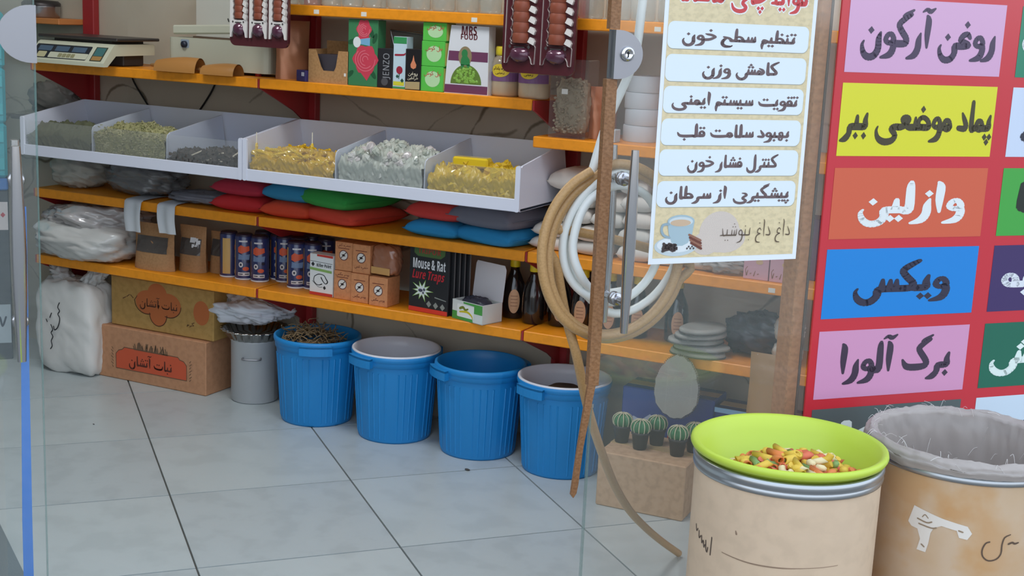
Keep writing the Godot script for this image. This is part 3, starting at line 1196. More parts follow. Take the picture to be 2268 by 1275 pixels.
func pile_y(x: float, z: float, u: float, h: float, back: float, sd: float) -> float:
	# height of a pile in a compartment: h at the front pane, h + back further in
	var v := clampf((-4.028 - z) / 0.31, 0.0, 1.0)
	var y := 0.945 + h * (0.86 + 0.14 * sin(PI * u)) + back * sin(PI * minf(v * 1.15, 1.0)) - 0.05 * v
	y += 0.03 * noise.get_noise_2d(x * 9.0 + sd, z * 9.0)
	var floor_y := 0.943 if z > -4.275 else lerpf(0.943, 0.992, (-4.275 - z) / 0.12)
	return maxf(floor_y + 0.001, y)


func heap(called: String, x0: float, x1: float, h: float, back: float, sd: float, m: Material, label: String, category: String, fine: float, lump: float) -> void:
	# a pile filling one compartment of a tray; nobody could count its grains
	var s = S(true)
	var f := func(u: float, v: float) -> Vector3:
		var x := lerpf(x0 + 0.008, x1 - 0.008, u)
		var z := lerpf(-4.028, -4.34, v)
		return Vector3(x, pile_y(x, z, u, h, back, sd) + lump * noise.get_noise_2d(x * 45.0 + sd, z * 45.0) + fine * noise.get_noise_2d(x * 190.0, z * 190.0 + sd), z)
	surf(s, 80, 60, f, Vector3.UP)
	for k in 2:
		var g := func(u: float, v: float) -> Vector3:
			var p: Vector3 = f.call(u, float(k))
			return Vector3(p.x, lerpf(0.9415 if k == 0 else 0.985, p.y, v), p.z + 0.012 * noise.get_noise_2d(p.x * 50.0, v * 5.0) * (1 - k) * sin(PI * v) - 0.006 * sin(PI * v))
		surf(s, 80, 12, g, Vector3(0, 0, 1 - 2 * k))
	var o = solo(called, s, m, label, category)
	o.set_meta("kind", "stuff")


func shreds(called: String, x0: float, x1: float, h: float, back: float, sd: float, count: int, colors: Array, label: String, category: String, leaf: Vector3) -> void:
	# loose dried leaves over the pile
	var mm := MultiMesh.new()
	mm.transform_format = MultiMesh.TRANSFORM_3D
	mm.use_colors = true
	var s = S()
	qn(s, Vector3(-leaf.x, 0, -leaf.z), Vector3(0, leaf.y, -leaf.z * 0.6), Vector3(0, leaf.y, leaf.z * 0.6), Vector3(-leaf.x, 0, leaf.z), Vector3.UP)
	qn(s, Vector3(0, leaf.y, -leaf.z * 0.6), Vector3(leaf.x, -leaf.y * 0.3, -leaf.z * 0.5), Vector3(leaf.x, -leaf.y * 0.3, leaf.z * 0.5), Vector3(0, leaf.y, leaf.z * 0.6), Vector3.UP)
	s.generate_normals()
	mm.mesh = s.commit()
	mm.instance_count = count
	for i in count:
		var u := rng.randf()
		var v := rng.randf()
		var x := lerpf(x0 + 0.014, x1 - 0.014, u)
		var z := lerpf(-4.033, -4.33, v * v)
		var y := pile_y(x, z, u, h, back, sd)
		if i % 3 == 0:
			z = -4.029
			y = lerpf(0.948, y, rng.randf())
		var b := Basis.from_euler(Vector3(rng.randf() * TAU, rng.randf() * TAU, rng.randf() * TAU)).scaled(Vector3.ONE * rng.randf_range(0.6, 1.4))
		if i % 3 == 0:
			b = Basis.from_euler(Vector3(PI / 2 + rng.randf_range(-0.2, 0.2), 0, rng.randf() * TAU)).scaled(Vector3.ONE * rng.randf_range(0.6, 1.2))
		mm.set_instance_transform(i, Transform3D(b, Vector3(x, y + 0.002, z)))
		mm.set_instance_color(i, colors[rng.randi() % colors.size()])
	var o := MultiMeshInstance3D.new()
	o.name = numbered(called)
	o.multimesh = mm
	var m := StandardMaterial3D.new()
	m.vertex_color_use_as_albedo = true
	m.roughness = 0.8
	o.material_override = m
	o.set_meta("label", label)
	o.set_meta("category", category)
	o.set_meta("kind", "stuff")
	add_child(o)


func candy(called: String, shapes: Array, mats: Array, count: int, x0: float, x1: float, h: float, back: float, sd: float, sizes: Vector2, label: String, group: String, tumble: float) -> void:
	for i in count:
		var o := MeshInstance3D.new()
		o.name = numbered(called)
		o.mesh = shapes[i % shapes.size()]
		o.material_override = mats[i % mats.size()]
		var u := rng.randf()
		var v := rng.randf()
		var x := lerpf(x0 + 0.045, x1 - 0.045, u)
		var z := lerpf(-4.07, -4.28, v)
		var y := pile_y(x, z, u, h, back, sd)
		if i % 2 == 0:
			# pressed against the clear front pane
			z = -4.05
			y = lerpf(0.968, y, rng.randf())
		o.position = Vector3(x, y + 0.004, z)
		o.rotation = Vector3(rng.randf_range(-tumble, tumble), rng.randf_range(-1.2, 1.2) if i % 2 else rng.randf_range(-0.2, 0.2), rng.randf_range(-tumble, tumble))
		o.scale = Vector3.ONE * rng.randf_range(sizes.x, sizes.y)
		o.set_meta("label", label)
		o.set_meta("category", "candy")
		o.set_meta("group", group)
		add_child(o)


func setup_trays() -> void:
	tray(-4.105, -3.019, [-3.751, -3.384], "white plastic tray of dark powder, pale herb and black bark")
	tray(-3.017, -1.893, [-2.628, -2.266], "white plastic tray of yellow and clear rock candy")
	heap("herb_powder", -4.10, -3.753, 0.075, 0.06, 1.0, mottled("dark_green", rgb(92, 96, 70), 0.25, 0.2, 9.0, 0.95), "dark green herb powder heaped in the white tray", "herb powder", 0.003, 0.008)
	heap("dried_herb", -3.749, -3.386, 0.098, 0.055, 4.0, mottled("pale_green", rgb(160, 158, 108), 0.3, 0.3, 10.0, 0.95), "pale green chopped dried herb heaped in the white tray", "dried herb", 0.007, 0.008)
	var gc := [Color(0.34, 0.33, 0.15), Color(0.40, 0.38, 0.2), Color(0.25, 0.26, 0.11), Color(0.46, 0.43, 0.25)]
	shreds("herb_leaves", -3.749, -3.386, 0.098, 0.055, 4.0, 2600, gc, "loose pale herb leaves on top of the chopped herb", "herb leaves", Vector3(0.006, 0.002, 0.0026))
	heap("dark_bark", -3.382, -3.025, 0.028, 0.06, 9.0, mottled("dark_bark", rgb(60, 51, 46), 0.35, 0.25, 9.0, 0.9), "blackish dried bark heaped in the white tray", "dried bark", 0.008, 0.02)
	shreds("bark_chips", -3.382, -3.025, 0.028, 0.06, 9.0, 800, [Color(0.04, 0.03, 0.025), Color(0.07, 0.052, 0.042), Color(0.025, 0.02, 0.018)], "loose black chips on top of the dried bark", "bark chips", Vector3(0.012, 0.003, 0.005))
	for k in [[-3.27, 1.004, -4.06, 0.3, 0.45], [-3.20, 0.985, -4.035, -0.15, 0.35], [-3.12, 0.983, -4.035, 0.2, -0.45], [-3.09, 1.02, -4.08, 0.9, 0.6], [-3.16, 1.012, -4.07, -0.6, 0.2]]:
		var s = S()
		box(s, Vector3.ZERO, Vector3(0.05, 0.005, 0.005), 0.001)
		var o = solo("wooden_stick", s, mat(214, 204, 182, 0.7), "short pale stick lying among the black bark in the tray", "stick", Vector3(k[0], k[1], k[2]), k[3], "pale sticks in the dark bark")
		o.rotation.z = k[4]
	# yellow sugar sticks
	var ym := mat(222, 186, 40, 0.22, 0.0, "coat")
	var ym2 := mat(208, 168, 34, 0.25, 0.0, "coat")
	heap("candy_crumbs", -3.01, -2.63, 0.068, 0.05, 14.0, ym2, "yellow candy crumbs under the sugar sticks in the tray", "candy", 0.008, 0.016)
	var sticks := []
	for v in 3:
		var s = S()
		for j in 6:
			T = Transform3D(Basis(), Vector3(0.013 * (j - 2.5), 0, 0))
			chunk(s, Vector3(0.028, 0.013 + 0.003 * ((j + v) % 3), 0.013), 40 + v * 7 + j)
		T = Transform3D()
		s.generate_normals()
		sticks.append(s.commit())
	candy("candy_stick", sticks, [ym, ym2], 110, -3.015, -2.63, 0.068, 0.05, 14.0, Vector2(0.7, 1.1), "yellow sugar candy stick heaped in the white tray", "yellow candy sticks in the tray", 0.35)
	for k in [[-2.985, 1.062, -4.05], [-2.755, 1.078, -4.07]]:
		var s = S()
		tube(s, PackedVector3Array([Vector3(0, -0.06, 0), Vector3(0, 0.045, 0.0)]), 0.002, 6)
		var t = thing("candy_skewer", "upright white stick coated in yellow sugar in the tray", "candy", Vector3(k[0], k[1] - 0.0, k[2]), 0, "upright sugar skewers")
		part("stick", s, mat(226, 220, 200, 0.6), t)
		s = S()
		for j in 4:
			T = Transform3D(Basis(), Vector3(0, -0.06 + j * 0.018, 0))
			chunk(s, Vector3(0.02 - j * 0.002, 0.03, 0.02 - j * 0.002), 70 + j)
		T = Transform3D()
		part("sugar", s, ym, t)
	# clear and yellow rock candy
	var cm := [mat(196, 198, 188, 0.15, 0.0, "coat"), mat(178, 184, 172, 0.2, 0.0, "coat"), mat(206, 200, 198, 0.12, 0.0, "coat")]
	var yc := [mat(222, 190, 40, 0.15, 0.0, "coat"), mat(204, 168, 44, 0.2, 0.0, "coat")]
	heap("candy_crumbs", -2.625, -2.27, 0.092, 0.075, 18.0, mottled("clear_crumbs", rgb(182, 188, 178), 0.1, 0.2, 9.0, 0.25), "clear greyish candy crumbs under the lumps in the tray", "candy", 0.006, 0.02)
	heap("candy_crumbs", -2.262, -1.90, 0.082, 0.05, 22.0, mottled("yellow_crumbs", rgb(206, 174, 46), 0.1, 0.2, 9.0, 0.25), "golden candy crumbs under the yellow lumps in the tray", "candy", 0.006, 0.02)
	var lumps := []
	for v in 5:
		var s = S()
		chunk(s, Vector3(0.062, 0.046, 0.055), 100 + v)
		s.generate_normals()
		lumps.append(s.commit())
	candy("rock_candy", lumps, cm, 130, -2.628, -2.266, 0.092, 0.075, 18.0, Vector2(0.4, 0.85), "lump of clear greyish rock candy heaped in the white tray", "clear rock candy lumps", 3.0)
	candy("rock_candy", lumps, yc, 80, -2.266, -1.9, 0.082, 0.05, 22.0, Vector2(0.5, 1.0), "lump of saffron yellow rock candy heaped in the white tray", "yellow rock candy lumps", 3.0)
	var s = S()
	box(s, Vector3.ZERO, Vector3(0.13, 0.034, 0.05), 0.006)
	solo("rock_candy", s, yc[0], "long flat slab of yellow rock candy on top of its heap", "candy", Vector3(-2.12, 1.072, -4.10), 0.1)


# ---------------------------------------------------------------- things on the floor
func carton(called: String, size: Vector3, m: Material, label: String, at: Vector3, turn := 0.0):
	# a closed cardboard box standing on y = 0 of its node, front face at local z = 0
	var t = thing(called, label, "carton", at, turn)
	var s = S()
	box(s, Vector3(0, size.y / 2, -size.z / 2), size, 0.004)
	part("body", s, m, t)
	s = S()
	box(s, Vector3(0, size.y + 0.0005, -size.z / 2), Vector3(size.x * 0.985, 0.001, 0.05))
	part("tape", s, mat(186, 160, 118, 0.3), t)
	return t


func bucket(at: Vector3, lined: bool, label: String, turn: float):
	var t = thing("bucket", label, "bucket", at, turn)
	var blue := mat(28, 134, 202, 0.42)
	var s = S()
	lathe(s, [Vector2(0, 0.004), Vector2(0.128, 0.004), Vector2(0.128, 0.004), Vector2(0.134, 0.0), Vector2(0.137, 0.008), Vector2(0.157, 0.29), Vector2(0.157, 0.29), Vector2(0.162, 0.292), Vector2(0.163, 0.31), Vector2(0.163, 0.31), Vector2(0.166, 0.313), Vector2(0.1685, 0.322), Vector2(0.167, 0.332), Vector2(0.161, 0.335), Vector2(0.158, 0.332), Vector2(0.154, 0.30), Vector2(0.133, 0.012), Vector2(0.133, 0.012), Vector2(0, 0.012)], 56)
	part("body", s, blue, t)
	for k in 40:
		var a := TAU * k / 40.0
		if k % 5 == 0:
			continue
		s = S()
		T = Transform3D(Basis(Vector3.UP, -a), Vector3.ZERO)
		# a moulded rib on the slanting wall
		var r0 := 0.1378
		var r1 := 0.1562
		qn(s, Vector3(r0 - 0.002, 0.012, -0.0055), Vector3(r1 - 0.002, 0.272, -0.006), Vector3(r1 + 0.0016, 0.268, 0), Vector3(r0 + 0.0016, 0.016, 0), Vector3(1, 0, -0.5))
		qn(s, Vector3(r0 - 0.002, 0.012, 0.0055), Vector3(r1 - 0.002, 0.272, 0.006), Vector3(r1 + 0.0016, 0.268, 0), Vector3(r0 + 0.0016, 0.016, 0), Vector3(1, 0, 0.5))
		T = Transform3D()
		part("rib", s, blue, t)
	for sg in [0.0, PI]:
		s = S()
		T = Transform3D(Basis(Vector3.UP, sg), Vector3.ZERO)
		var poly := PackedVector2Array()
		for k in 9:
			var a := -0.34 + 0.68 * k / 8.0
			poly.append(Vector2(sin(a) * 0.164, cos(a) * 0.164))
		for k in 9:
			var a := 0.34 - 0.68 * k / 8.0
			poly.append(Vector2(sin(a) * 0.186, cos(a) * 0.186))
		slab(s, poly, 0.318, 0.325)
		for k in 8:
			var a := -0.34 + 0.68 * k / 8.0
			var b := a + 0.085
			qn(s, Vector3(sin(a) * 0.186, 0.29, cos(a) * 0.186), Vector3(sin(b) * 0.186, 0.29, cos(b) * 0.186), Vector3(sin(b) * 0.186, 0.325, cos(b) * 0.186), Vector3(sin(a) * 0.186, 0.325, cos(a) * 0.186), Vector3(sin(a), 0, cos(a)))
			qn(s, Vector3(sin(a) * 0.183, 0.29, cos(a) * 0.183), Vector3(sin(b) * 0.183, 0.29, cos(b) * 0.183), Vector3(sin(b) * 0.183, 0.325, cos(b) * 0.183), Vector3(sin(a) * 0.183, 0.325, cos(a) * 0.183), -Vector3(sin(a), 0, cos(a)))
			qn(s, Vector3(sin(a) * 0.183, 0.29, cos(a) * 0.183), Vector3(sin(b) * 0.183, 0.29, cos(b) * 0.183), Vector3(sin(b) * 0.186, 0.29, cos(b) * 0.186), Vector3(sin(a) * 0.186, 0.29, cos(a) * 0.186), Vector3.DOWN)
		for e in [-0.34, 0.34]:
			qn(s, Vector3(sin(e) * 0.164, 0.29, cos(e) * 0.164), Vector3(sin(e) * 0.186, 0.29, cos(e) * 0.186), Vector3(sin(e) * 0.186, 0.325, cos(e) * 0.186), Vector3(sin(e) * 0.164, 0.325, cos(e) * 0.164), Vector3(e, 0, 0))
		T = Transform3D()
		part("handle", s, blue, t)
	if lined:
		s = S()
		lathe(s, [Vector2(0.166, 0.329), Vector2(0.166, 0.336), Vector2(0.163, 0.3385), Vector2(0.157, 0.337), Vector2(0.152, 0.30), Vector2(0.131, 0.016), Vector2(0.131, 0.016), Vector2(0, 0.016)], 56)
		part("liner", s, mat(216, 218, 226, 0.35), t)
	return t


func setup_floor_things() -> void:
	var b1 = bucket(Vector3(-2.834, 0, -4.245), false, "blue ribbed bucket filled with dried twigs", 0.55)
	bucket(Vector3(-2.479, 0, -4.24), true, "blue bucket with white inner tub, standing between two plain blue buckets", -0.35)
	bucket(Vector3(-2.13, 0, -4.25), false, "empty blue bucket without a white inner tub", -0.62)
	var b4 = bucket(Vector3(-1.79, 0, -4.235), true, "blue bucket with white inner tub beside the cactus carton", -0.35)
	var sk = S()
	band(sk, 0.205, 0.232, 0.262, 0.276, round_wall(0.158), 4)
	part("sticker", sk, mat(196, 206, 206, 0.4), b4)
	# dried twigs standing in the first bucket
	var s = S()
	T = Transform3D(Basis(), b1.position)
	lathe(s, [Vector2(0.136, 0.2), Vector2(0.13, 0.24), Vector2(0.09, 0.29), Vector2(0.0, 0.315)], 20, 0.05, 7)
	for i in 240:
		var a := rng.randf() * TAU
		var r := sqrt(rng.randf()) * 0.115
		var p := Vector3(cos(a) * r - 0.03, 0.27 + 0.085 * (1.0 - r / 0.13) + rng.randf() * 0.035, sin(a) * r)
		var d := Vector3(rng.randf_range(-1, 1), rng.randf_range(-0.25, 0.5), rng.randf_range(-1, 1)).normalized() * rng.randf_range(0.02, 0.06)
		var e := p + d
		if Vector2(e.x, e.z).length() > 0.145:
			e = Vector3(e.x * 0.8, e.y + 0.01, e.z * 0.8)
		var m := (p + e) / 2.0 + Vector3(rng.randf_range(-1, 1), rng.randf_range(-1, 1), rng.randf_range(-1, 1)) * 0.012
		tube(s, smoothed([p, m, e], 3), rng.randf_range(0.0012, 0.0035), 5, 0.6)
	T = Transform3D()
	var tw = solo("dried_twigs", s, mottled("twigs", rgb(140, 116, 82), 0.3, 0.1, 8.0, 0.9), "tangle of pale brown dried twigs heaped in the blue bucket", "dried herbs")
	tw.set_meta("kind", "stuff")
	s = S(true)
	T = Transform3D(Basis(), Vector3(-1.79, 0.15, -4.235))
	lathe(s, [Vector2(0.14, 0.0), Vector2(0.136, 0.05), Vector2(0.09, 0.125), Vector2(0.05, 0.148), Vector2(0, 0.15)], 24, 0.04, 5)
	T = Transform3D()
	var rt = solo("dried_roots", s, mottled("roots", rgb(122, 92, 62), 0.4, 0.25, 9.0, 0.95, 1.2), "brown dried roots heaped in the lined blue bucket", "dried roots")
	rt.set_meta("kind", "stuff")
	# aluminium pot, foil tray and the crumpled white bag on it
	var t = thing("cooking_pot", "dull aluminium pot standing between the cartons and the blue buckets", "pot", Vector3(-3.180, 0, -4.315))
	s = S()
	lathe(s, [Vector2(0, 0), Vector2(0.088, 0), Vector2(0.094, 0.006), Vector2(0.095, 0.245), Vector2(0.099, 0.25), Vector2(0.099, 0.256), Vector2(0.092, 0.256), Vector2(0.091, 0.01), Vector2(0, 0.01)], 40)
	part("body", s, mat(190, 192, 194, 0.42, 0.15), t)
	for a in [0.5, 3.6]:
		s = S()
		T = Transform3D(Basis(Vector3.UP, a), Vector3.ZERO)
		tube(s, smoothed([Vector3(-0.035, 0.19, 0.09), Vector3(-0.03, 0.19, 0.115), Vector3(0.03, 0.19, 0.115), Vector3(0.035, 0.19, 0.09)], 4), 0.004, 8)
		T = Transform3D()
		part("handle", s, mat(150, 150, 155, 0.4, 0.7), t)
	s = S()
	lathe(s, [Vector2(0, 0.0), Vector2(0.10, 0.0), Vector2(0.122, 0.034), Vector2(0.134, 0.036), Vector2(0.136, 0.032), Vector2(0.125, 0.029), Vector2(0.104, -0.004), Vector2(0, -0.004)], 120, 0.035, 24)
	solo("foil_tray", s, mat(200, 198, 192, 0.18, 1.0), "shiny scalloped foil tray resting on the aluminium pot", "foil tray", Vector3(-3.180, 0.262, -4.315))
	s = S()
	T = Transform3D(Basis(Vector3.UP, 0.2), Vector3.ZERO)
	blob(s, Vector3(0.32, 0.12, 0.18), 2.4, 0.5, 0.9, 5.0, 72, 44, 0.3)
	T = Transform3D()
	solo("plastic_bag", s, mat(214, 218, 226, 0.4), "crumpled white plastic bag lying on the shiny foil tray", "plastic bag", Vector3(-3.205, 0.302, -4.335))
	# cartons
	var c1 = carton("carton", Vector3(0.562, 0.224, 0.27), mottled("card_red", rgb(188, 138, 102), 0.045, 0.02, 3.0, 0.85), "lower reddish brown sugar candy carton with orange name plate", Vector3(-3.634, 0, -4.222))
	s = S()
	flat(s, rrect(-0.235, 0.03, 0.235, 0.2, 0.02), 0.0004)
	flat(s, rrect(-0.232, 0.033, 0.232, 0.197, 0.019), 0.00045)
	s = S()
	var sh := pv([-0.185, 0.048, 0.185, 0.05, 0.185, 0.112, 0.17, 0.128, 0.15, 0.132, 0.14, 0.142, -0.14, 0.142, -0.15, 0.132, -0.17, 0.126, -0.185, 0.11])
	flat(s, sh, 0.0006)
	part("name_plate", s, mat(202, 88, 56, 0.8), c1)
	s = S()
	for i in sh.size():
		var a := sh[i]
		var b := sh[(i + 1) % sh.size()]
		ink(s, [a.x, a.y, 0.003, b.x, b.y, 0.003], plain(0.0009))
	for k in 26:
		var x := -0.085 + 0.17 * k / 25.0
		ink(s, [x, 0.14, 0.005, x + rng.randf_range(-0.012, 0.012), 0.155 + 0.018 * absf(sin(k * 0.5)), 0.004], plain(0.0009))
	for sg in [-1.0, 1.0]:
		for k in 7:
			ink(s, [sg * 0.2, 0.05 + k * 0.013, 0.003, sg * (0.207 + 0.004 * (k % 2)), 0.058 + k * 0.013, 0.002], plain(0.0009))
	part("print_border", s, mat(104, 82, 62, 0.85), c1)
	s = S()
	write(s, "نبات آتشان", -0.12, 0.11, 0.072, 0.042, plain(0.0011), 0.95)
	part("lettering", s, mat(92, 44, 32, 0.85), c1)
	var c2 = carton("carton", Vector3(0.53, 0.21, 0.24), mottled("card_tan", rgb(180, 142, 80), 0.045, 0.02, 3.0, 0.85), "upper tan sugar candy carton with orange flower print", Vector3(-3.598, 0.2255, -4.245))
	s = S()
	for q in [[-0.02, 0.158, 0.05, 0.045], [-0.07, 0.118, 0.062, 0.05], [0.04, 0.118, 0.062, 0.05], [-0.015, 0.075, 0.045, 0.05], [0.205, 0.11, 0.04, 0.05]]:
		s = S()
		flat(s, oval(q[0], q[1], q[2], q[3], 28), 0.0005 + 0.001 * q[1])
		part("petal_print", s, mat(188, 106, 58, 0.85), c2)
	s = S()
	for q in [[-0.075, 0.118, 0.062, 0.05, PI, PI * 1.6], [0.04, 0.118, 0.062, 0.05, PI * 1.4, TAU], [-0.015, 0.075, 0.045, 0.05, PI * 1.0, TAU]]:
		var o := oval(q[0], q[1], q[2], q[3], 12, q[4], q[5])
		for i in o.size() - 1:
			ink(s, [o[i].x, o[i].y, 0.0035, o[i + 1].x, o[i + 1].y, 0.0035], plain(0.0009))
	write(s, "نبات آتشان", -0.115, 0.085, 0.1, 0.035, plain(0.0009), 0.8)
	for k in 4:
		ink(s, [-0.2 + k * 0.02, 0.118 + 0.01 * (k % 3), 0.003, -0.185 + k * 0.02, 0.126 + 0.012 * (k % 2), 0.003], plain(0.0009))
	part("lettering", s, mat(84, 50, 34, 0.85), c2)
	s = S()
	write(s, "گرم", 0.13, 0.17, 0.05, 0.014, plain(0.0009), 0.8)
	part("small_lettering", s, mat(84, 50, 34, 0.85), c2)
	# the white sack of grains
	t = thing("grain_sack", "full white plastic sack with handwriting standing on the floor", "sack", Vector3(-4.045, 0, -4.235))
	s = S()
	blob(s, Vector3(0.32, 0.40, 0.19), 6.0, 0.10, 1.6, 11.0, 56, 40, 0.05)
	part("body", s, mottled("grain_white", rgb(222, 222, 218), 0.1, 0.4, 10.0, 0.45), t)
	s = S()
	T = Transform3D(Basis(Vector3.FORWARD, 0.9), Vector3(0.04, 0.36, 0.0))
	blob(s, Vector3(0.07, 0.17, 0.11), 2.0, 0.5, 2.6, 3.0, 36, 24, 0.5)
	T = Transform3D(Basis(Vector3.FORWARD, -0.8), Vector3(-0.03, 0.36, 0.0))
	blob(s, Vector3(0.07, 0.13, 0.10), 2.0, 0.5, 2.6, 8.0, 36, 24, 0.5)
	T = Transform3D()
	part("tied_neck", s, clear(214, 214, 212, 0.75, 0.28), t)
	s = S()
	var up := func(p: Vector2) -> Vector3: return Vector3(p.x + 0.05, p.y + 0.02, 0.1015)
	for q in [[-.045, .29, .005, -.055, .27, .005, -.045, .255, .005, -.055, .24, .005, -.045, .225, .005, -.05, .2, .005, -.06, .18, .005, -.075, .17, .005, -.08, .185, .005], [-.09, .24, .005, -.1, .22, .005], [-.095, .19, .005, -.085, .17, .005, -.095, .155, .005, -.085, .14, .005, -.095, .12, .005, -.09, .1, .005, -.1, .085, .005], [-.115, .2, .005, -.12, .21, .005]]:
		ink(s, q, up)
	part("handwriting", s, mat(40, 42, 48, 0.7), t)
	# bits of litter on the tiles
	for q in [[-2.05, -4.02, 0.014, "dark crumb of litter lying in front of the empty blue bucket"], [-3.46, -3.70, 0.006, "tiny dark crumb lying on the tiles in front of the cartons"]]:
		s = S()
		T = Transform3D(Basis(), Vector3(0, q[2] * 0.2, 0))
		chunk(s, Vector3(q[2] * 1.6, q[2] * 0.5, q[2]), 900)
		T = Transform3D()
		solo("litter_crumb", s, mat(70, 66, 62, 0.8), q[3], "litter", Vector3(q[0], 0.0005, q[1]))
	# the carton with the cacti
	carton("carton", Vector3(0.30, 0.186, 0.26), mottled("card_plain", rgb(188, 156, 124), 0.06, 0.02, 3.0, 0.85), "plain brown carton carrying small cactus pots", Vector3(-1.39, 0, -3.962), 0.02)
	var spots := [[-1.51, -4.09, 0.0], [-1.432, -4.055, 0.3], [-1.40, -4.128, 0.7], [-1.304, -4.06, 0.1], [-1.268, -4.125, 0.5]]
	var first = null
	for i in spots.size():
		var q: Array = spots[i]
		var o
		if i == 0:
			o = thing("cactus_pot", "small striped green cactus in a black pot on the plain carton", "cactus", Vector3.ZERO, 0, "cactus pots on the carton")
			s = S()
			lathe(s, [Vector2(0, 0), Vector2(0.022, 0), Vector2(0.0285, 0.05), Vector2(0.031, 0.05), Vector2(0.031, 0.058), Vector2(0.026, 0.058), Vector2(0.025, 0.052), Vector2(0, 0.052)], 24)
			part("pot", s, mat(44, 46, 48, 0.55), o)
			s = S()
			lathe(s, [Vector2(0.018, 0.05), Vector2(0.029, 0.062), Vector2(0.031, 0.074), Vector2(0.026, 0.088), Vector2(0.014, 0.096), Vector2(0, 0.097)], 66, 0.09, 11)
			part("cactus", s, mat(34, 112, 62, 0.35), o)
			for k in 11:
				s = S()
				var a := TAU * k / 11.0
				var pth := []
				for h in [[0.029, 0.058], [0.0325, 0.066], [0.0338, 0.076], [0.029, 0.089], [0.016, 0.0975], [0.004, 0.099]]:
					pth.append(Vector3(cos(a) * h[0], h[1], sin(a) * h[0]))
				tube(s, smoothed(pth, 3), 0.0017, 6)
				part("spine_ridge", s, mat(196, 190, 160, 0.6), o)
			first = o
		else:
			o = copy(first)
		o.position = Vector3(q[0], 0.188, q[1])
		o.rotation.y = q[2]
	# blue printed cartons in the dark behind it
	var b = carton("carton", Vector3(0.33, 0.335, 0.14), mat(36, 66, 150, 0.5), "blue printed carton on the floor behind the cactus pots", Vector3(-1.41, 0, -4.245))
	s = S()
	flat(s, pv([-0.15, 0.2, -0.12, 0.235, -0.09, 0.225, -0.06, 0.25, -0.03, 0.235, -0.05, 0.2, -0.1, 0.19]), 0.0006)
	part("white_print", s, mat(190, 200, 220, 0.5), b)
	s = S()
	flat(s, pv([0.0, 0.13, 0.022, 0.13, 0.03, 0.2, 0.012, 0.205]), 0.0006)
	part("red_print", s, mat(196, 52, 46, 0.5), b)
	var b2 = carton("carton", Vector3(0.3, 0.32, 0.14), mat(30, 48, 112, 0.5), "dark blue carton with pale blue edge behind the plain carton", Vector3(-1.085, 0, -4.22))
	s = S()
	box(s, Vector3(0, 0.315, 0.001), Vector3(0.3, 0.016, 0.004))
	part("pale_edge", s, mat(140, 182, 214, 0.4), b2)


# ---------------------------------------------------------------- second shelf: scale, sealer, boxes, jars
func pack(called: String, size: Vector3, m: Material, label: String, category: String, at: Vector3, turn := 0.0, group := ""):
	# an upright box, front face at local z = 0, standing on local y = 0
	var t = thing(called, label, category, at, turn, group)
	var s = S()
	box(s, Vector3(0, size.y / 2, -size.z / 2), size, 0.0015)
	part("body", s, m, t)
	return t


func pouch(w: float, h: float, d: float, sd := 0.0) -> SurfaceTool:
	# a stand-up pouch: fat at the bottom, flat sealed top, front at local z = 0
	var s = S(true)
	for side in [1.0, -1.0]:
		var f := func(u: float, v: float) -> Vector3:
			var x := (u - 0.5) * w * (1.0 - 0.04 * sin(PI * v))
			var k := (1.0 - pow(v, 1.6)) * pow(maxf(0.0, 1.0 - pow(absf(u * 2.0 - 1.0), 3.0)), 0.6)
			var wr := 0.06 * d * noise.get_noise_3d(u * 4.0 + sd, v * 6.0, sd)
			return Vector3(x, v * h, -d / 2.0 + side * (0.001 + (d / 2.0 - 0.001) * k) + wr * sin(PI * v))
		surf(s, 14, 16, f, Vector3(0, 0, side))
	return s


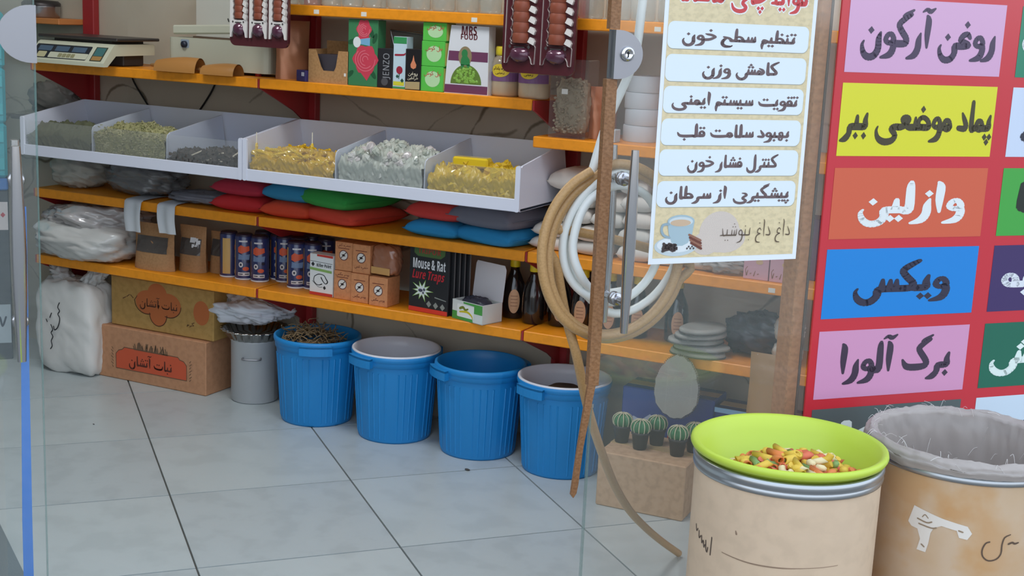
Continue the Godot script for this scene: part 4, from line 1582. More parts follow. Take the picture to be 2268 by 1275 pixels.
func setup_upper_shelf() -> void:
	# price scale
	var t = thing("price_scale", "beige electronic price scale with black pan on the orange shelf", "scale", Vector3(-3.915, S2, -4.065))
	var s = S()
	T = Transform3D(Basis(Vector3(0, 0, 1), Vector3(0, 1, 0), Vector3(1, 0, 0)), Vector3.ZERO)
	prism(s, pv([0.0, 0.002, 0.0, 0.016, -0.058, 0.082, -0.07, 0.088, -0.29, 0.088, -0.295, 0.08, -0.295, 0.045, -0.07, 0.043, -0.022, 0.002]), -0.195, 0.195)
	T = Transform3D()
	part("body", s, mat(206, 208, 184, 0.45), t)
	# things on the sloping panel: local frame with y up the slope
	var sl := Transform3D(Basis(Vector3.RIGHT, -0.7205), Vector3(0, 0.016, 0.0006))
	T = sl
	s = S()
	flat(s, rrect(-0.188, 0.008, 0.098, 0.078, 0.006), 0.0)
	part("dark_panel", s, mat(44, 48, 54, 0.3), t)
	for k in 3:
		s = S()
		flat(s, rrect(-0.17 + k * 0.088, 0.045, -0.10 + k * 0.088, 0.07, 0.002), 0.0007)
		part("display", s, mat(84, 104, 124, 0.15), t)
	s = S()
	flat(s, rrect(-0.10, 0.012, 0.098, 0.04, 0.004), 0.0006)
	part("light_panel", s, mat(206, 208, 184, 0.45), t)
	s = S()
	flat(s, rrect(-0.16, 0.012, -0.115, 0.04, 0.004), 0.0008)
	part("badge", s, mat(196, 190, 150, 0.5), t)
	for k in 4:
		s = S()
		prism(s, rrect(-0.05 + k * 0.022, 0.016, -0.032 + k * 0.022, 0.034, 0.003), 0.0007, 0.002)
		part("key", s, mat(150, 146, 110, 0.5), t)
	s = S()
	flat(s, rrect(0.118, 0.008, 0.176, 0.078, 0.002), 0.0006)
	part("keypad_border", s, mat(66, 70, 56, 0.4), t)
	s = S()
	flat(s, rrect(0.123, 0.034, 0.171, 0.074, 0.002), 0.001)
	part("keypad", s, mat(70, 116, 116, 0.4), t)
	s = S()
	flat(s, rrect(0.123, 0.012, 0.171, 0.032, 0.002), 0.001)
	part("keypad_label", s, mat(168, 130, 76, 0.5), t)
	T = Transform3D()
	s = S()
	box(s, Vector3(0.0, 0.106, -0.19), Vector3(0.41, 0.012, 0.25), 0.003)
	box(s, Vector3(0.0, 0.096, -0.19), Vector3(0.30, 0.018, 0.18))
	part("pan", s, mat(66, 62, 60, 0.35, 0.3), t)
	s = S()
	box(s, Vector3(0, 0.024, -0.2), Vector3(0.34, 0.044, 0.12), 0.004)
	part("foot", s, mat(52, 50, 50, 0.6), t)
	# bag sealer
	t = thing("bag_sealer", "grey bag sealing machine with raised arm on the orange shelf", "sealer", Vector3(-3.29, S2, -4.225))
	s = S()
	T = Transform3D(Basis(Vector3(1, 0, 0), Vector3(0, 0, 1), Vector3(0, -1, 0)), Vector3.ZERO)
	prism(s, rrect(-0.255, -0.2, 0.225, 0.0, 0.03), -0.128, -0.012)
	T = Transform3D()
	part("body", s, mat(190, 190, 170, 0.5), t)
	s = S()
	for k in [[-0.18, -0.03], [0.16, -0.03], [-0.18, -0.17], [0.16, -0.17]]:
		T = Transform3D(Basis(), Vector3(k[0], 0, k[1]))
		lathe(s, [Vector2(0, 0), Vector2(0.012, 0), Vector2(0.012, 0.013), Vector2(0, 0.013)], 12)
	T = Transform3D()
	part("foot", s, mat(166, 40, 36, 0.6), t)
	s = S()
	T = Transform3D(Basis(Vector3(0, 0, 1), 0.05), Vector3(-0.02, 0.155, -0.06))
	box(s, Vector3(0.0, 0.012, 0), Vector3(0.47, 0.036, 0.055), 0.006)
	T = Transform3D()
	part("arm", s, mat(196, 196, 176, 0.5), t)
	s = S()
	box(s, Vector3(0.0, 0.13, -0.06), Vector3(0.33, 0.01, 0.03), 0.002)
	part("heat_bar", s, mat(98, 80, 64, 0.5), t)
	s = S()
	T = Transform3D(Basis(Vector3.RIGHT, PI / 2), Vector3(-0.165, 0.104, 0.0))
	lathe(s, [Vector2(0, 0), Vector2(0.013, 0), Vector2(0.012, 0.012), Vector2(0, 0.012)], 16)
	T = Transform3D()
	part("dial", s, mat(36, 42, 58, 0.4), t)
	s = S()
	flat(s, rrect(-0.185, 0.09, -0.145, 0.122, 0.004), 0.0008)
	part("dial_plate", s, mat(150, 164, 178, 0.4), t)
	# box against the wall behind the sealer, scoops in front
	t = pack("white_box", Vector3(0.23, 0.30, 0.06), mat(206, 206, 196, 0.6), "plain white box standing against the wall behind the bag sealer", "box", Vector3(-3.46, S2, -4.44))
	s = S()
	for k in [[0.045, 0.204], [0.056, 0.2], [0.066, 0.205]]:
		ink(s, [k[0], k[1], 0.006, k[0] + 0.004, k[1] - 0.01, 0.005], plain(0.0006))
	part("print", s, mat(40, 40, 40, 0.6), t)
	for k in [[-3.435, 0.19, 0.058, "brown plastic scoop lying beside the price scale", -4.165], [-3.235, 0.15, 0.045, "brown plastic scoop lying in front of the bag sealer", -4.165]]:
		var w: float = k[1]
		var h: float = k[2]
		t = thing("scoop", k[3], "scoop", Vector3(k[0], S2 + 0.0005, k[4]), 0.1)
		s = S(true)
		var f := func(u: float, v: float) -> Vector3:
			var a := PI * u
			var r := 0.55 + 0.45 * sin(PI * (0.12 + 0.5 * v))
			return Vector3((v - 0.5) * w, sin(a) * h * r, cos(a) * 0.042 * r)
		surf(s, 16, 10, f, Vector3.UP)
		var fi := func(u: float, v: float) -> Vector3: return f.call(u, v) * Vector3(0.99, 0.93, 0.93)
		surf(s, 16, 10, fi, Vector3.DOWN)
		part("bowl", s, mat(176, 124, 66, 0.35), t)
		s = S()
		tube(s, smoothed([Vector3(-w / 2 + 0.005, h * 0.3, 0), Vector3(-w / 2 - 0.02, h * 0.32, -0.012), Vector3(-w / 2 - 0.05, h * 0.3, -0.03)], 4), 0.009, 8, 0.7)
		part("grip", s, mat(160, 112, 62, 0.4), t)
	# copper pouch and small navy box
	t = thing("copper_pouch", "shiny copper pouch standing beside the small navy box", "pouch", Vector3(-2.955, S2, -4.24), 0.9)
	part("body", pouch(0.13, 0.215, 0.05, 2.0), mat(176, 118, 84, 0.3, 0.3), t)
	t = pack("small_box", Vector3(0.056, 0.041, 0.05), mat(52, 46, 104, 0.5), "tiny navy blue box on the shelf edge beside the kraft display box", "box", Vector3(-2.874, S2, -4.165), -0.35)
	s = S()
	flat(s, pv([0.004, 0.02, 0.022, 0.02, 0.022, 0.034, 0.004, 0.034]), 0.0005)
	part("label", s, mat(210, 212, 226, 0.5), t)
	# kraft display box with cut window
	t = thing("display_box", "open kraft display box with a cut window and dark sachets", "box", Vector3(-2.755, S2, -4.165))
	var kraft := mottled("kraft", rgb(176, 132, 84), 0.06, 0.03, 5.0, 0.85)
	s = S()
	prism(s, pv([-0.086, 0.0, 0.086, 0.0, 0.086, 0.118, 0.042, 0.118, 0.032, 0.06, 0.024, 0.045, -0.022, 0.045, -0.032, 0.06, -0.054, 0.118, -0.086, 0.118]), -0.002, 0.0)
	for x in [-0.085, 0.085]:
		box(s, Vector3(x, 0.06, -0.06), Vector3(0.002, 0.12, 0.118))
	box(s, Vector3(0, 0.075, -0.119), Vector3(0.172, 0.15, 0.002))
	box(s, Vector3(0, 0.001, -0.06), Vector3(0.172, 0.002, 0.118))
	part("body", s, kraft, t)
	s = S()
	box(s, Vector3(0.072, 0.035, 0.0008), Vector3(0.008, 0.011, 0.001))
	part("sticker", s, mat(230, 226, 220, 0.5), t)
	s = S()
	for k in 9:
		T = Transform3D(Basis(Vector3.RIGHT, -0.15), Vector3(0, 0, -0.014 - k * 0.011))
		box(s, Vector3(rng.randf_range(-0.006, 0.006), 0.053, 0), Vector3(0.14, 0.1, 0.004), 0.001)
	T = Transform3D()
	part("sachets", s, mat(66, 62, 68, 0.25), t)
	# rose box
	t = pack("rose_box", Vector3(0.124, 0.234, 0.055), mat(62, 128, 84, 0.4), "tall green box with a large printed red rose", "box", Vector3(-2.611, S2, -4.165))
	for q in [[0.012, 0.095, 0.05, 0.05], [0.004, 0.2, 0.03, 0.034]]:
		s = S()
		var star := PackedVector2Array()
		for k in 24:
			var a := TAU * k / 24.0
			var r := 1.0 + 0.1 * cos(a * 6.0)
			star.append(Vector2(q[0] + q[2] * r * cos(a), q[1] + q[3] * r * sin(a)))
		flat(s, star, 0.0004)
		flat(s, pv([q[0] - 0.028, q[1] - q[3] * 0.75, q[0] + 0.03, q[1] - q[3] * 0.8, q[0] + 0.008, q[1] - q[3] * 1.5]), 0.00045)
		var rose = part("rose_print", s, mat(206, 66, 86, 0.45), t)
		s = S()
		for k in 4:
			var r: float = q[2] * (0.22 + 0.2 * k)
			var st := []
			for j in 9:
				var a := 0.8 * k + 3.9 * j / 8.0
				st += [q[0] + r * cos(a), q[1] + r * sin(a), 0.0028]
			ink(s, st, plain(0.0008))
		part("petal_line", s, mat(228, 120, 134, 0.45), rose)
	s = S()
	for q in [[-0.052, 0.04, 0.7], [0.045, 0.045, 2.2], [-0.045, 0.155, 0.3], [0.05, 0.17, 1.2], [0.035, 0.19, 2.0]]:
		var lf := PackedVector2Array()
		for p in oval(0, 0, 0.02, 0.009, 14):
			var w: Vector2 = p.rotated(q[2])
			lf.append(Vector2(clampf(q[0] + w.x, -0.061, 0.061), q[1] + w.y))
		flat(s, lf, 0.0003)
	part("leaf_print", s, mat(36, 88, 56, 0.45), t)
	s = S()
	flat(s, pv([-0.012, 0.148, 0.03, 0.143, 0.03, 0.172, -0.012, 0.165]), 0.0007)
	part("blue_print", s, mat(120, 176, 210, 0.45), t)
	s = S()
	flat(s, oval(-0.024, 0.154, 0.016, 0.019, 20), 0.0009)
	part("badge", s, mat(226, 232, 232, 0.45), t)
	# black box with upright lettering
	t = pack("black_box", Vector3(0.062, 0.138, 0.06), mat(38, 38, 42, 0.4), "black box with grey upright lettering beside the rose box", "box", Vector3(-2.517, S2, -4.165))
	lettering("JENZO", 0.034, mat(150, 152, 156, 0.4), t, Vector3(0.006, 0.078, 0.0006), 0.09, false, 0.0, PI / 2)
	s = S()
	flat(s, oval(0.0, 0.022, 0.014, 0.014, 16), 0.0005)
	part("emblem", s, mat(84, 84, 88, 0.4), t)
	t = thing("glass_canister", "clear hinged glass canister standing behind the white serum box", "canister", Vector3(-2.50, S2, -4.36))
	s = S()
	prism(s, rrect(-0.085, 0.0, 0.085, 0.2, 0.02), -0.05, 0.05)
	part("body", s, clear(160, 172, 170, 0.35, 0.05), t)
	s = S()
	for q in [[[-0.08, 0.2, 0.0], [0.08, 0.19, 0.0]], [[-0.082, 0.2, 0.0], [-0.055, 0.11, 0.054]]]:
		tube(s, PackedVector3Array([Vector3(q[0][0], q[0][1], 0.055), Vector3(q[1][0], q[1][1], 0.055)]), 0.004, 8)
	part("wire_clip", s, mat(190, 192, 194, 0.25, 0.8), t)
	# white and green serum box, black oil box
	t = pack("serum_box", Vector3(0.054, 0.182, 0.045), mat(196, 218, 228, 0.4), "slim white serum box with green top and a rose print", "box", Vector3(-2.457, S2, -4.165))
	s = S()
	flat(s, pv([-0.0265, 0.158, 0.0265, 0.158, 0.0265, 0.181, -0.0265, 0.181]), 0.0004)
	flat(s, pv([-0.0265, 0.0015, 0.0265, 0.0015, 0.0265, 0.008, -0.0265, 0.008]), 0.0004)
	part("green_band", s, mat(58, 148, 88, 0.4), t)
	s = S()
	ink(s, [-0.018, 0.118, 0.007, 0.016, 0.12, 0.006, 0.022, 0.126, 0.003], plain(0.0006))
	flat(s, oval(0.0, 0.066, 0.013, 0.014, 16), 0.0006)
	part("red_print", s, mat(160, 40, 62, 0.4), t)
	s = S()
	ink(s, [0.0, 0.053, 0.003, -0.002, 0.036, 0.003], plain(0.0008))
	dot(s, -0.008, 0.044, 0.006, plain(0.0008))
	dot(s, 0.012, 0.03, 0.007, plain(0.0008))
	part("stem_print", s, mat(40, 82, 64, 0.4), t)
	s = S()
	flat(s, pv([-0.024, 0.012, 0.02, 0.012, 0.02, 0.026, -0.024, 0.026]), 0.0006)
	part("yellow_print", s, mat(212, 208, 60, 0.4), t)
	t = pack("oil_box", Vector3(0.062, 0.142, 0.05), mat(34, 32, 34, 0.35), "black hair oil box with an orange drop print", "box", Vector3(-2.400, S2, -4.160))
	s = S()
	flat(s, pv([0.002, 0.122, 0.006, 0.102, 0.014, 0.088, 0.012, 0.078, 0.002, 0.073, -0.008, 0.078, -0.010, 0.088, -0.003, 0.102]), 0.0005)
	part("drop_print", s, mat(222, 138, 100, 0.4), t)
	s = S()
	write(s, "روغن", -0.02, 0.02, 0.053, 0.012, plain(0.0006), 1.0)
	write(s, "خراطین", -0.022, 0.022, 0.038, 0.009, plain(0.0006), 1.0)
	part("lettering", s, mat(222, 214, 190, 0.4), t)
	s = S()
	flat(s, pv([-0.029, 0.003, 0.029, 0.003, 0.029, 0.03, -0.029, 0.028]), 0.0005)
	part("foot_print", s, mat(180, 160, 116, 0.4), t)
	# green soap boxes in a stack
	for k in 3:
		var hh: float = [0.086, 0.086, 0.064][k]
		t = pack("soap_box", Vector3(0.092, hh, 0.07), mat(92, 196, 78, 0.4), ["green soap box at the bottom of the stack of three", "green soap box in the middle of the stack of three", "green soap box on top of the stack of three"][k], "box", Vector3(-2.327 + 0.003 * k, S2 + [0.0, 0.0868, 0.1736][k], -4.165), 0, "green soap boxes")
		s = S()
		flat(s, oval(0.004, hh * 0.5, 0.03, hh * 0.32, 20), 0.0004)
		part("pale_print", s, mat(186, 224, 172, 0.4), t)
		s = S()
		write(s, "نیل کوش", -0.032, 0.038, hh * 0.66, 0.014, plain(0.0008), 0.8)
		part("lettering", s, mat(206, 92, 78, 0.4), t)
		s = S()
		box(s, Vector3(0.0463, hh * 0.5, -0.035), Vector3(0.0008, hh * 0.9, 0.06))
		part("side_print", s, mat(206, 196, 110, 0.5), t)
	# hat-shaped bean pouch
	t = thing("bean_pouch", "white and purple pouch with a window of green beans", "pouch", Vector3(-2.196, S2, -4.17))
	var half := func(p: Vector2) -> Vector3:
		return Vector3(p.x, p.y, 0.0012 + 0.0 * p.x)
	s = S()
	prism(s, pv([-0.082, 0.0, 0.088, 0.0, 0.084, 0.232, -0.062, 0.232, -0.074, 0.12]), -0.05, 0.0)
	part("body", s, mat(222, 224, 228, 0.4), t)
	s = S()
	for q in [[-0.0815, 0.002, 0.0865, 0.03], [-0.07, 0.112, 0.0835, 0.145]]:
		flat(s, pv([q[0], q[1], q[2], q[1], q[2], q[3], q[0] + 0.002, q[3]]), 0.0005)
	part("purple_band", s, mat(112, 62, 92, 0.4), t)
	s = S()
	flat(s, oval(0.002, 0.034, 0.06, 0.066, 24, 0.0, PI), 0.0006)
	var win = part("window", s, mat(104, 132, 60, 0.3), t)
	s = S()
	for k in 60:
		var a := PI * rng.randf()
		var r := sqrt(rng.randf()) * 0.9
		T = Transform3D(Basis.from_euler(Vector3(0, 0, rng.randf() * TAU)), Vector3(0.002 + 0.056 * r * cos(a), 0.04 + 0.056 * r * sin(a), 0.001))
		chunk(s, Vector3(0.014, 0.01, 0.004), 300 + k % 7)
	T = Transform3D()
	part("beans", s, mat(132, 178, 72, 0.35), win, "stuff")
	s = S()
	flat(s, oval(-0.004, 0.128, 0.026, 0.034, 24), 0.0009)
	part("emblem_ground", s, mat(146, 128, 96, 0.4), t)
	s = S()
	flat(s, oval(-0.006, 0.138, 0.012, 0.014, 16), 0.0012)
	flat(s, pv([-0.02, 0.098, 0.016, 0.098, 0.014, 0.118, 0.004, 0.13, -0.014, 0.13, -0.02, 0.116]), 0.0011)
	flat(s, pv([-0.02, 0.1, -0.006, 0.1, -0.014, 0.08]), 0.0011)
	flat(s, pv([0.002, 0.1, 0.016, 0.1, 0.012, 0.082]), 0.0011)
	part("emblem", s, mat(52, 130, 74, 0.4), t)
	lettering("MRS", 0.042, mat(96, 30, 40, 0.4), t, Vector3(0.008, 0.215, 0.0006), 0.058)
	lettering("FOOD", 0.026, mat(96, 30, 40, 0.4), t, Vector3(0.008, 0.194, 0.0006), 0.064)
	# two jars of paste
	for k in 2:
		var q: Array = [[-2.068, -4.225, 0.05, 0.165, "squat clear jar with yellow lid and oval label beside the bean pouch"], [-1.955, -4.22, 0.056, 0.165, "squat clear jar with purple label behind the hanging chocolate strips"]][k]
		t = thing("paste_jar", q[4], "jar", Vector3(q[0], S2, q[1]), 0, "jars of beige paste")
		var r: float = q[2]
		s = S()
		lathe(s, [Vector2(0, 0), Vector2(r * 0.9, 0), Vector2(r, 0.008), Vector2(r, 0.05), Vector2(r, 0.112), Vector2(r * 0.9, 0.128), Vector2(r * 0.72, 0.134), Vector2(r * 0.72, 0.14), Vector2(0, 0.14)], 32)
		part("body", s, clear(206, 190, 164, 0.5, 0.08), t)
		s = S()
		lathe(s, [Vector2(0, 0.004), Vector2(r * 0.93, 0.004), Vector2(r * 0.96, 0.01), Vector2(r * 0.96, 0.055), Vector2(0, 0.055)], 28)
		part("paste", s, mat(206, 178, 140, 0.6), t)
		s = S()
		lathe(s, [Vector2(0, 0.138), Vector2(r * 0.74, 0.138), Vector2(r * 0.76, 0.145), Vector2(r * 0.76, 0.163), Vector2(r * 0.7, 0.168), Vector2(0, 0.168)], 28)
		part("lid", s, mat(222, 200, 40, 0.4), t)
		s = S()
		band(s, -0.08, 0.08, 0.052, 0.082, round_wall(r + 0.0006), 14)
		part("purple_label", s, mat(122, 84, 128, 0.45), t)
		s = S()
		patch(s, oval(0.0, 0.088, 0.036, 0.022, 24), round_wall(r + 0.0012))
		part("yellow_label", s, mat(220, 192, 52, 0.45), t)
		s = S()
		write(s, "کره بادام", -0.026, 0.026, 0.091, 0.010, round_wall(r + 0.0018), 1.0)
		write(s, "زمینی", -0.018, 0.018, 0.078, 0.008, round_wall(r + 0.0018), 1.0)
		part("lettering", s, mat(92, 60, 36, 0.5), t)
	# glass jars on the top shelf, only their feet in view
	var proto = null
	for i in 17:
		var o
		if proto == null:
			o = thing("glass_jar", "clear glass jar standing in the row on the top orange shelf", "jar", Vector3.ZERO, 0, "glass jars on the top shelf")
			s = S()
			lathe(s, [Vector2(0, 0.003), Vector2(0.036, 0.0), Vector2(0.042, 0.008), Vector2(0.042, 0.11), Vector2(0.036, 0.125), Vector2(0.034, 0.14)], 28)
			part("body", s, clear(176, 186, 178, 0.3, 0.03), o)
			s = S()
			lathe(s, [Vector2(0.036, 0.136), Vector2(0.038, 0.136), Vector2(0.038, 0.155), Vector2(0, 0.155)], 24)
			part("lid", s, mat(176, 172, 160, 0.4, 0.6), o)
			proto = o
		else:
			o = copy(proto)
		o.position = Vector3(-2.96 + i * 0.0925, S1, -4.2 - 0.01 * (i % 3))
	# hanging cards of chocolate strips
	choc_card(Vector3(-2.986, 1.414, -4.06), 3, 0.257, 0.30, "hanging card of three brown chocolate strips in front of the bag sealer")
	choc_card(Vector3(-1.87, 1.386, -4.05), 2, 0.26, 0.36, "hanging card of two brown chocolate strips above the jars")


func choc_card(at: Vector3, n: int, w: float, h: float, label: String) -> void:
	var t = thing("chocolate_card", label, "snack card", at)
	var maroon := mat(78, 28, 36, 0.32, 0.0, "coat")
	var white := mat(220, 216, 212, 0.4)
	var s = S()
	prism(s, rrect(-w / 2, 0.0, w / 2, h, 0.025), -0.012, 0.0)
	part("card", s, maroon, t)
	s = S()
	tube(s, PackedVector3Array([Vector3(0, h - 0.01, -0.006), Vector3(0, h + 0.4, -0.006)]), 0.0015, 5)
	part("string", s, mat(200, 196, 190, 0.6), t)
	var pw := w / n * (0.94 if n == 3 else 0.9)
	for c in n:
		var x := -w / 2 + (c + 0.5) * w / n
		var k := pw / 0.117
		s = S()
		# white holder: scalloped edge on one side, feet round the bulb below
		var poly := PackedVector2Array([Vector2(x - 0.054 * k, 0.03), Vector2(x - 0.046 * k, 0.03)])
		for j in 11:
			var a := PI - PI * j / 10.0
			poly.append(Vector2(x + 0.043 * k * cos(a), 0.034 + 0.036 * sin(a)))
		poly.append_array([Vector2(x + 0.046 * k, 0.03), Vector2(x + 0.054 * k, 0.03), Vector2(x + 0.056 * k, 0.085), Vector2(x + 0.048 * k, 0.1)])
		poly.append_array([Vector2(x + 0.03 * k, 0.092), Vector2(x - 0.03 * k, 0.092), Vector2(x - 0.034 * k, 0.1)])
		var y := 0.1
		while y < h - 0.02:
			poly.append(Vector2(x - 0.03 * k, y))
			poly.append(Vector2(x - 0.036 * k, y + 0.01))
			poly.append(Vector2(x - 0.030 * k, y + 0.02))
			y += 0.033 * k
		poly.append(Vector2(x - 0.03 * k, h - 0.015))
		poly.append(Vector2(x - 0.052 * k, h - 0.015))
		prism(s, poly, 0.0, 0.008)
		part("holder", s, white, t)
		var pitch := 0.0335 * k
		var cnt := int((h - 0.11) / pitch)
		for j in cnt:
			var yy := 0.097 + j * pitch
			s = S(true)
			var f := func(u: float, v: float) -> Vector3:
				var a := PI * u
				var r := (0.9 + 0.1 * sin(PI * v)) * (0.97 if v > 0.97 else 1.0)
				return Vector3(x + 0.029 * k * cos(a) * r, yy + v * pitch * 0.98, 0.001 + 0.02 * k * sin(a) * r)
			surf(s, 10, 6, f, Vector3.BACK)
			part("segment", s, mat(134, 70, 50, 0.4), t)
			s = S()
			prism(s, pv([x + 0.030 * k, yy + 0.004, x + 0.052 * k, yy - 0.006, x + 0.056 * k, yy + 0.006, x + 0.05 * k, yy + 0.016, x + 0.038 * k, yy + 0.02]), 0.0, 0.012)
			part("leaf_tab", s, white, t)
		s = S()
		T = Transform3D(Basis(), Vector3(x, 0.034, 0.0))
		blob(s, Vector3(0.072 * k, 0.05, 0.04), 2.2, 0.12, 2.0, 4.0, 22, 14, 0.1)
		T = Transform3D()
		part("wrapped_end", s, mat(92, 52, 72, 0.18, 0.2, "coat"), t)
		s = S()
		for q in [-0.034, 0.034]:
			dot(s, x + q * k, 0.085, 0.006 * k, plain(0.0086))
		ink(s, [x - 0.018 * k, 0.083, 0.004, x + 0.018 * k, 0.083, 0.004], plain(0.0086))
		part("print", s, mat(66, 62, 62, 0.5), t)


# ---------------------------------------------------------------- third shelf: filled bags
func setup_cushion_shelf() -> void:
	var y0 := S3 + 0.0005
	var list := [
		# x, z of the bag's middle, its base, size, turn, colour, label
		[-3.175, -4.315, y0, Vector3(0.245, 0.068, 0.30), 0.04, [206, 40, 44], "lower bright red filled bag, under the crimson one"],
		[-3.17, -4.305, y0 + 0.062, Vector3(0.245, 0.066, 0.28), -0.03, [184, 38, 62], "crimson filled bag lying on the bright red one"],
		[-2.945, -4.305, y0, Vector3(0.225, 0.066, 0.30), 0.0, [222, 72, 38], "orange red filled bag under the light blue one"],
		[-2.945, -4.31, y0 + 0.060, Vector3(0.235, 0.072, 0.27), -0.05, [48, 146, 190], "light blue filled bag lying on orange red ones"],
		[-2.715, -4.305, y0, Vector3(0.27, 0.068, 0.32), -0.22, [218, 66, 44], "wide orange red filled bag under the green one"],
		[-2.735, -4.29, y0 + 0.058, Vector3(0.28, 0.078, 0.30), -0.26, [48, 158, 66], "green filled bag lying on the wide orange red one"],
		[-2.30, -4.30, y0, Vector3(0.23, 0.066, 0.30), -0.08, [34, 144, 200], "sky blue filled bag under a red one"],
		[-2.30, -4.30, y0 + 0.060, Vector3(0.235, 0.07, 0.28), -0.08, [216, 62, 54], "red filled bag lying beside the grey one"],
		[-2.075, -4.285, y0, Vector3(0.27, 0.068, 0.30), -0.22, [34, 142, 198], "sky blue filled bag under the grey one"],
		[-2.08, -4.275, y0 + 0.060, Vector3(0.285, 0.085, 0.30), -0.22, [116, 116, 128], "grey filled bag lying on a sky blue one"],
	]
	for i in list.size():
		var q: Array = list[i]
		var s = S()
		var sz: Vector3 = q[3]
		pillow(s, sz.x, sz.z, sz.y, i * 3.7)
		var c: Array = q[5]
		var t = thing("filled_bag", q[6], "bag", Vector3(q[0], q[2], q[1]), q[4], "coloured filled bags on the third shelf")
		part("body", s, mottled("cloth%d" % i, rgb(c[0], c[1], c[2]), 0.05, 0.4, 10.0, 0.8, 0.15), t)
		s = S()
		box(s, Vector3(sz.x * 0.46, sz.y * 0.42, sz.z * 0.0), Vector3(0.02, 0.002, sz.z * 0.8))
		part("seam_edge", s, mat(c[0] * 0.9, c[1] * 0.9, c[2] * 0.9, 0.8), t)
	# bundles at the end of the shelf and plastic strips over its edge
	var s = S()
	blob(s, Vector3(0.24, 0.13, 0.22), 3.0, 0.2, 2.0, 21.0, 44, 28, 0.3)
	solo("rolled_sack", s, mat(172, 170, 160, 0.7), "folded pale woven sack lying at the end of the third shelf", "sack", Vector3(-4.06, y0, -4.30))
	s = S()
	blob(s, Vector3(0.38, 0.145, 0.26), 2.6, 0.3, 1.0, 31.0, 64, 40, 0.22)
	var t = thing("plastic_bag", "smoky clear plastic bag of dark leaves beside the woven sack", "plastic bag", Vector3(-3.73, y0, -4.315))
	part("film", s, clear(150, 150, 150, 0.45, 0.2), t)
	s = S()
	T = Transform3D(Basis(), Vector3(0, 0.006, 0))
	blob(s, Vector3(0.29, 0.10, 0.2), 2.4, 0.3, 3.0, 33.0, 36, 24, 0.2)
	T = Transform3D()
	part("leaves", s, mottled("dark_leaf", rgb(66, 62, 56), 0.4, 0.2, 9.0, 0.9), t, "stuff")
	for k in 2:
		var q: Array = [[-3.648, 0.092, 0.125], [-3.482, 0.09, 0.115]][k]
		s = S(true)
		var f := func(u: float, v: float) -> Vector3:
			var p: Vector3
			if v < 0.4:
				p = Vector3(0, 0.0025 + 0.004 * sin(v * 8.0), -0.16 + 0.4 * v)
				p.z = lerpf(-0.17, 0.0035, v / 0.4)
			else:
				p = Vector3(0.012 * (v - 0.4) * (k - 0.5), -(v - 0.4) / 0.6 * q[2], 0.004 + 0.006 * sin((v - 0.4) * 6.0))
			return p + Vector3((u - 0.5) * q[1] * (1.0 - 0.15 * v), 0, 0.004 * sin(u * 9.0 + k * 2.0) * clampf((v - 0.3) * 4.0, 0, 1) + 0.004)
		surf(s, 14, 24, f, Vector3(0, 0.6, 1))
		solo("plastic_strip", s, mat(206, 210, 214, 0.25), "flat white plastic bag end hanging over the shelf edge", "plastic bag", Vector3(q[0], y0, FZ), 0, "plastic bag ends over the shelf edge")
	s = S()
	blob(s, Vector3(0.30, 0.045, 0.22), 2.4, 0.3, 2.5, 41.0, 40, 20, 0.3)
	solo("plastic_bag", s, mat(128, 128, 136, 0.3), "flat grey plastic bundle between the smoky bag and red bags", "plastic bag", Vector3(-3.42, y0, -4.30))


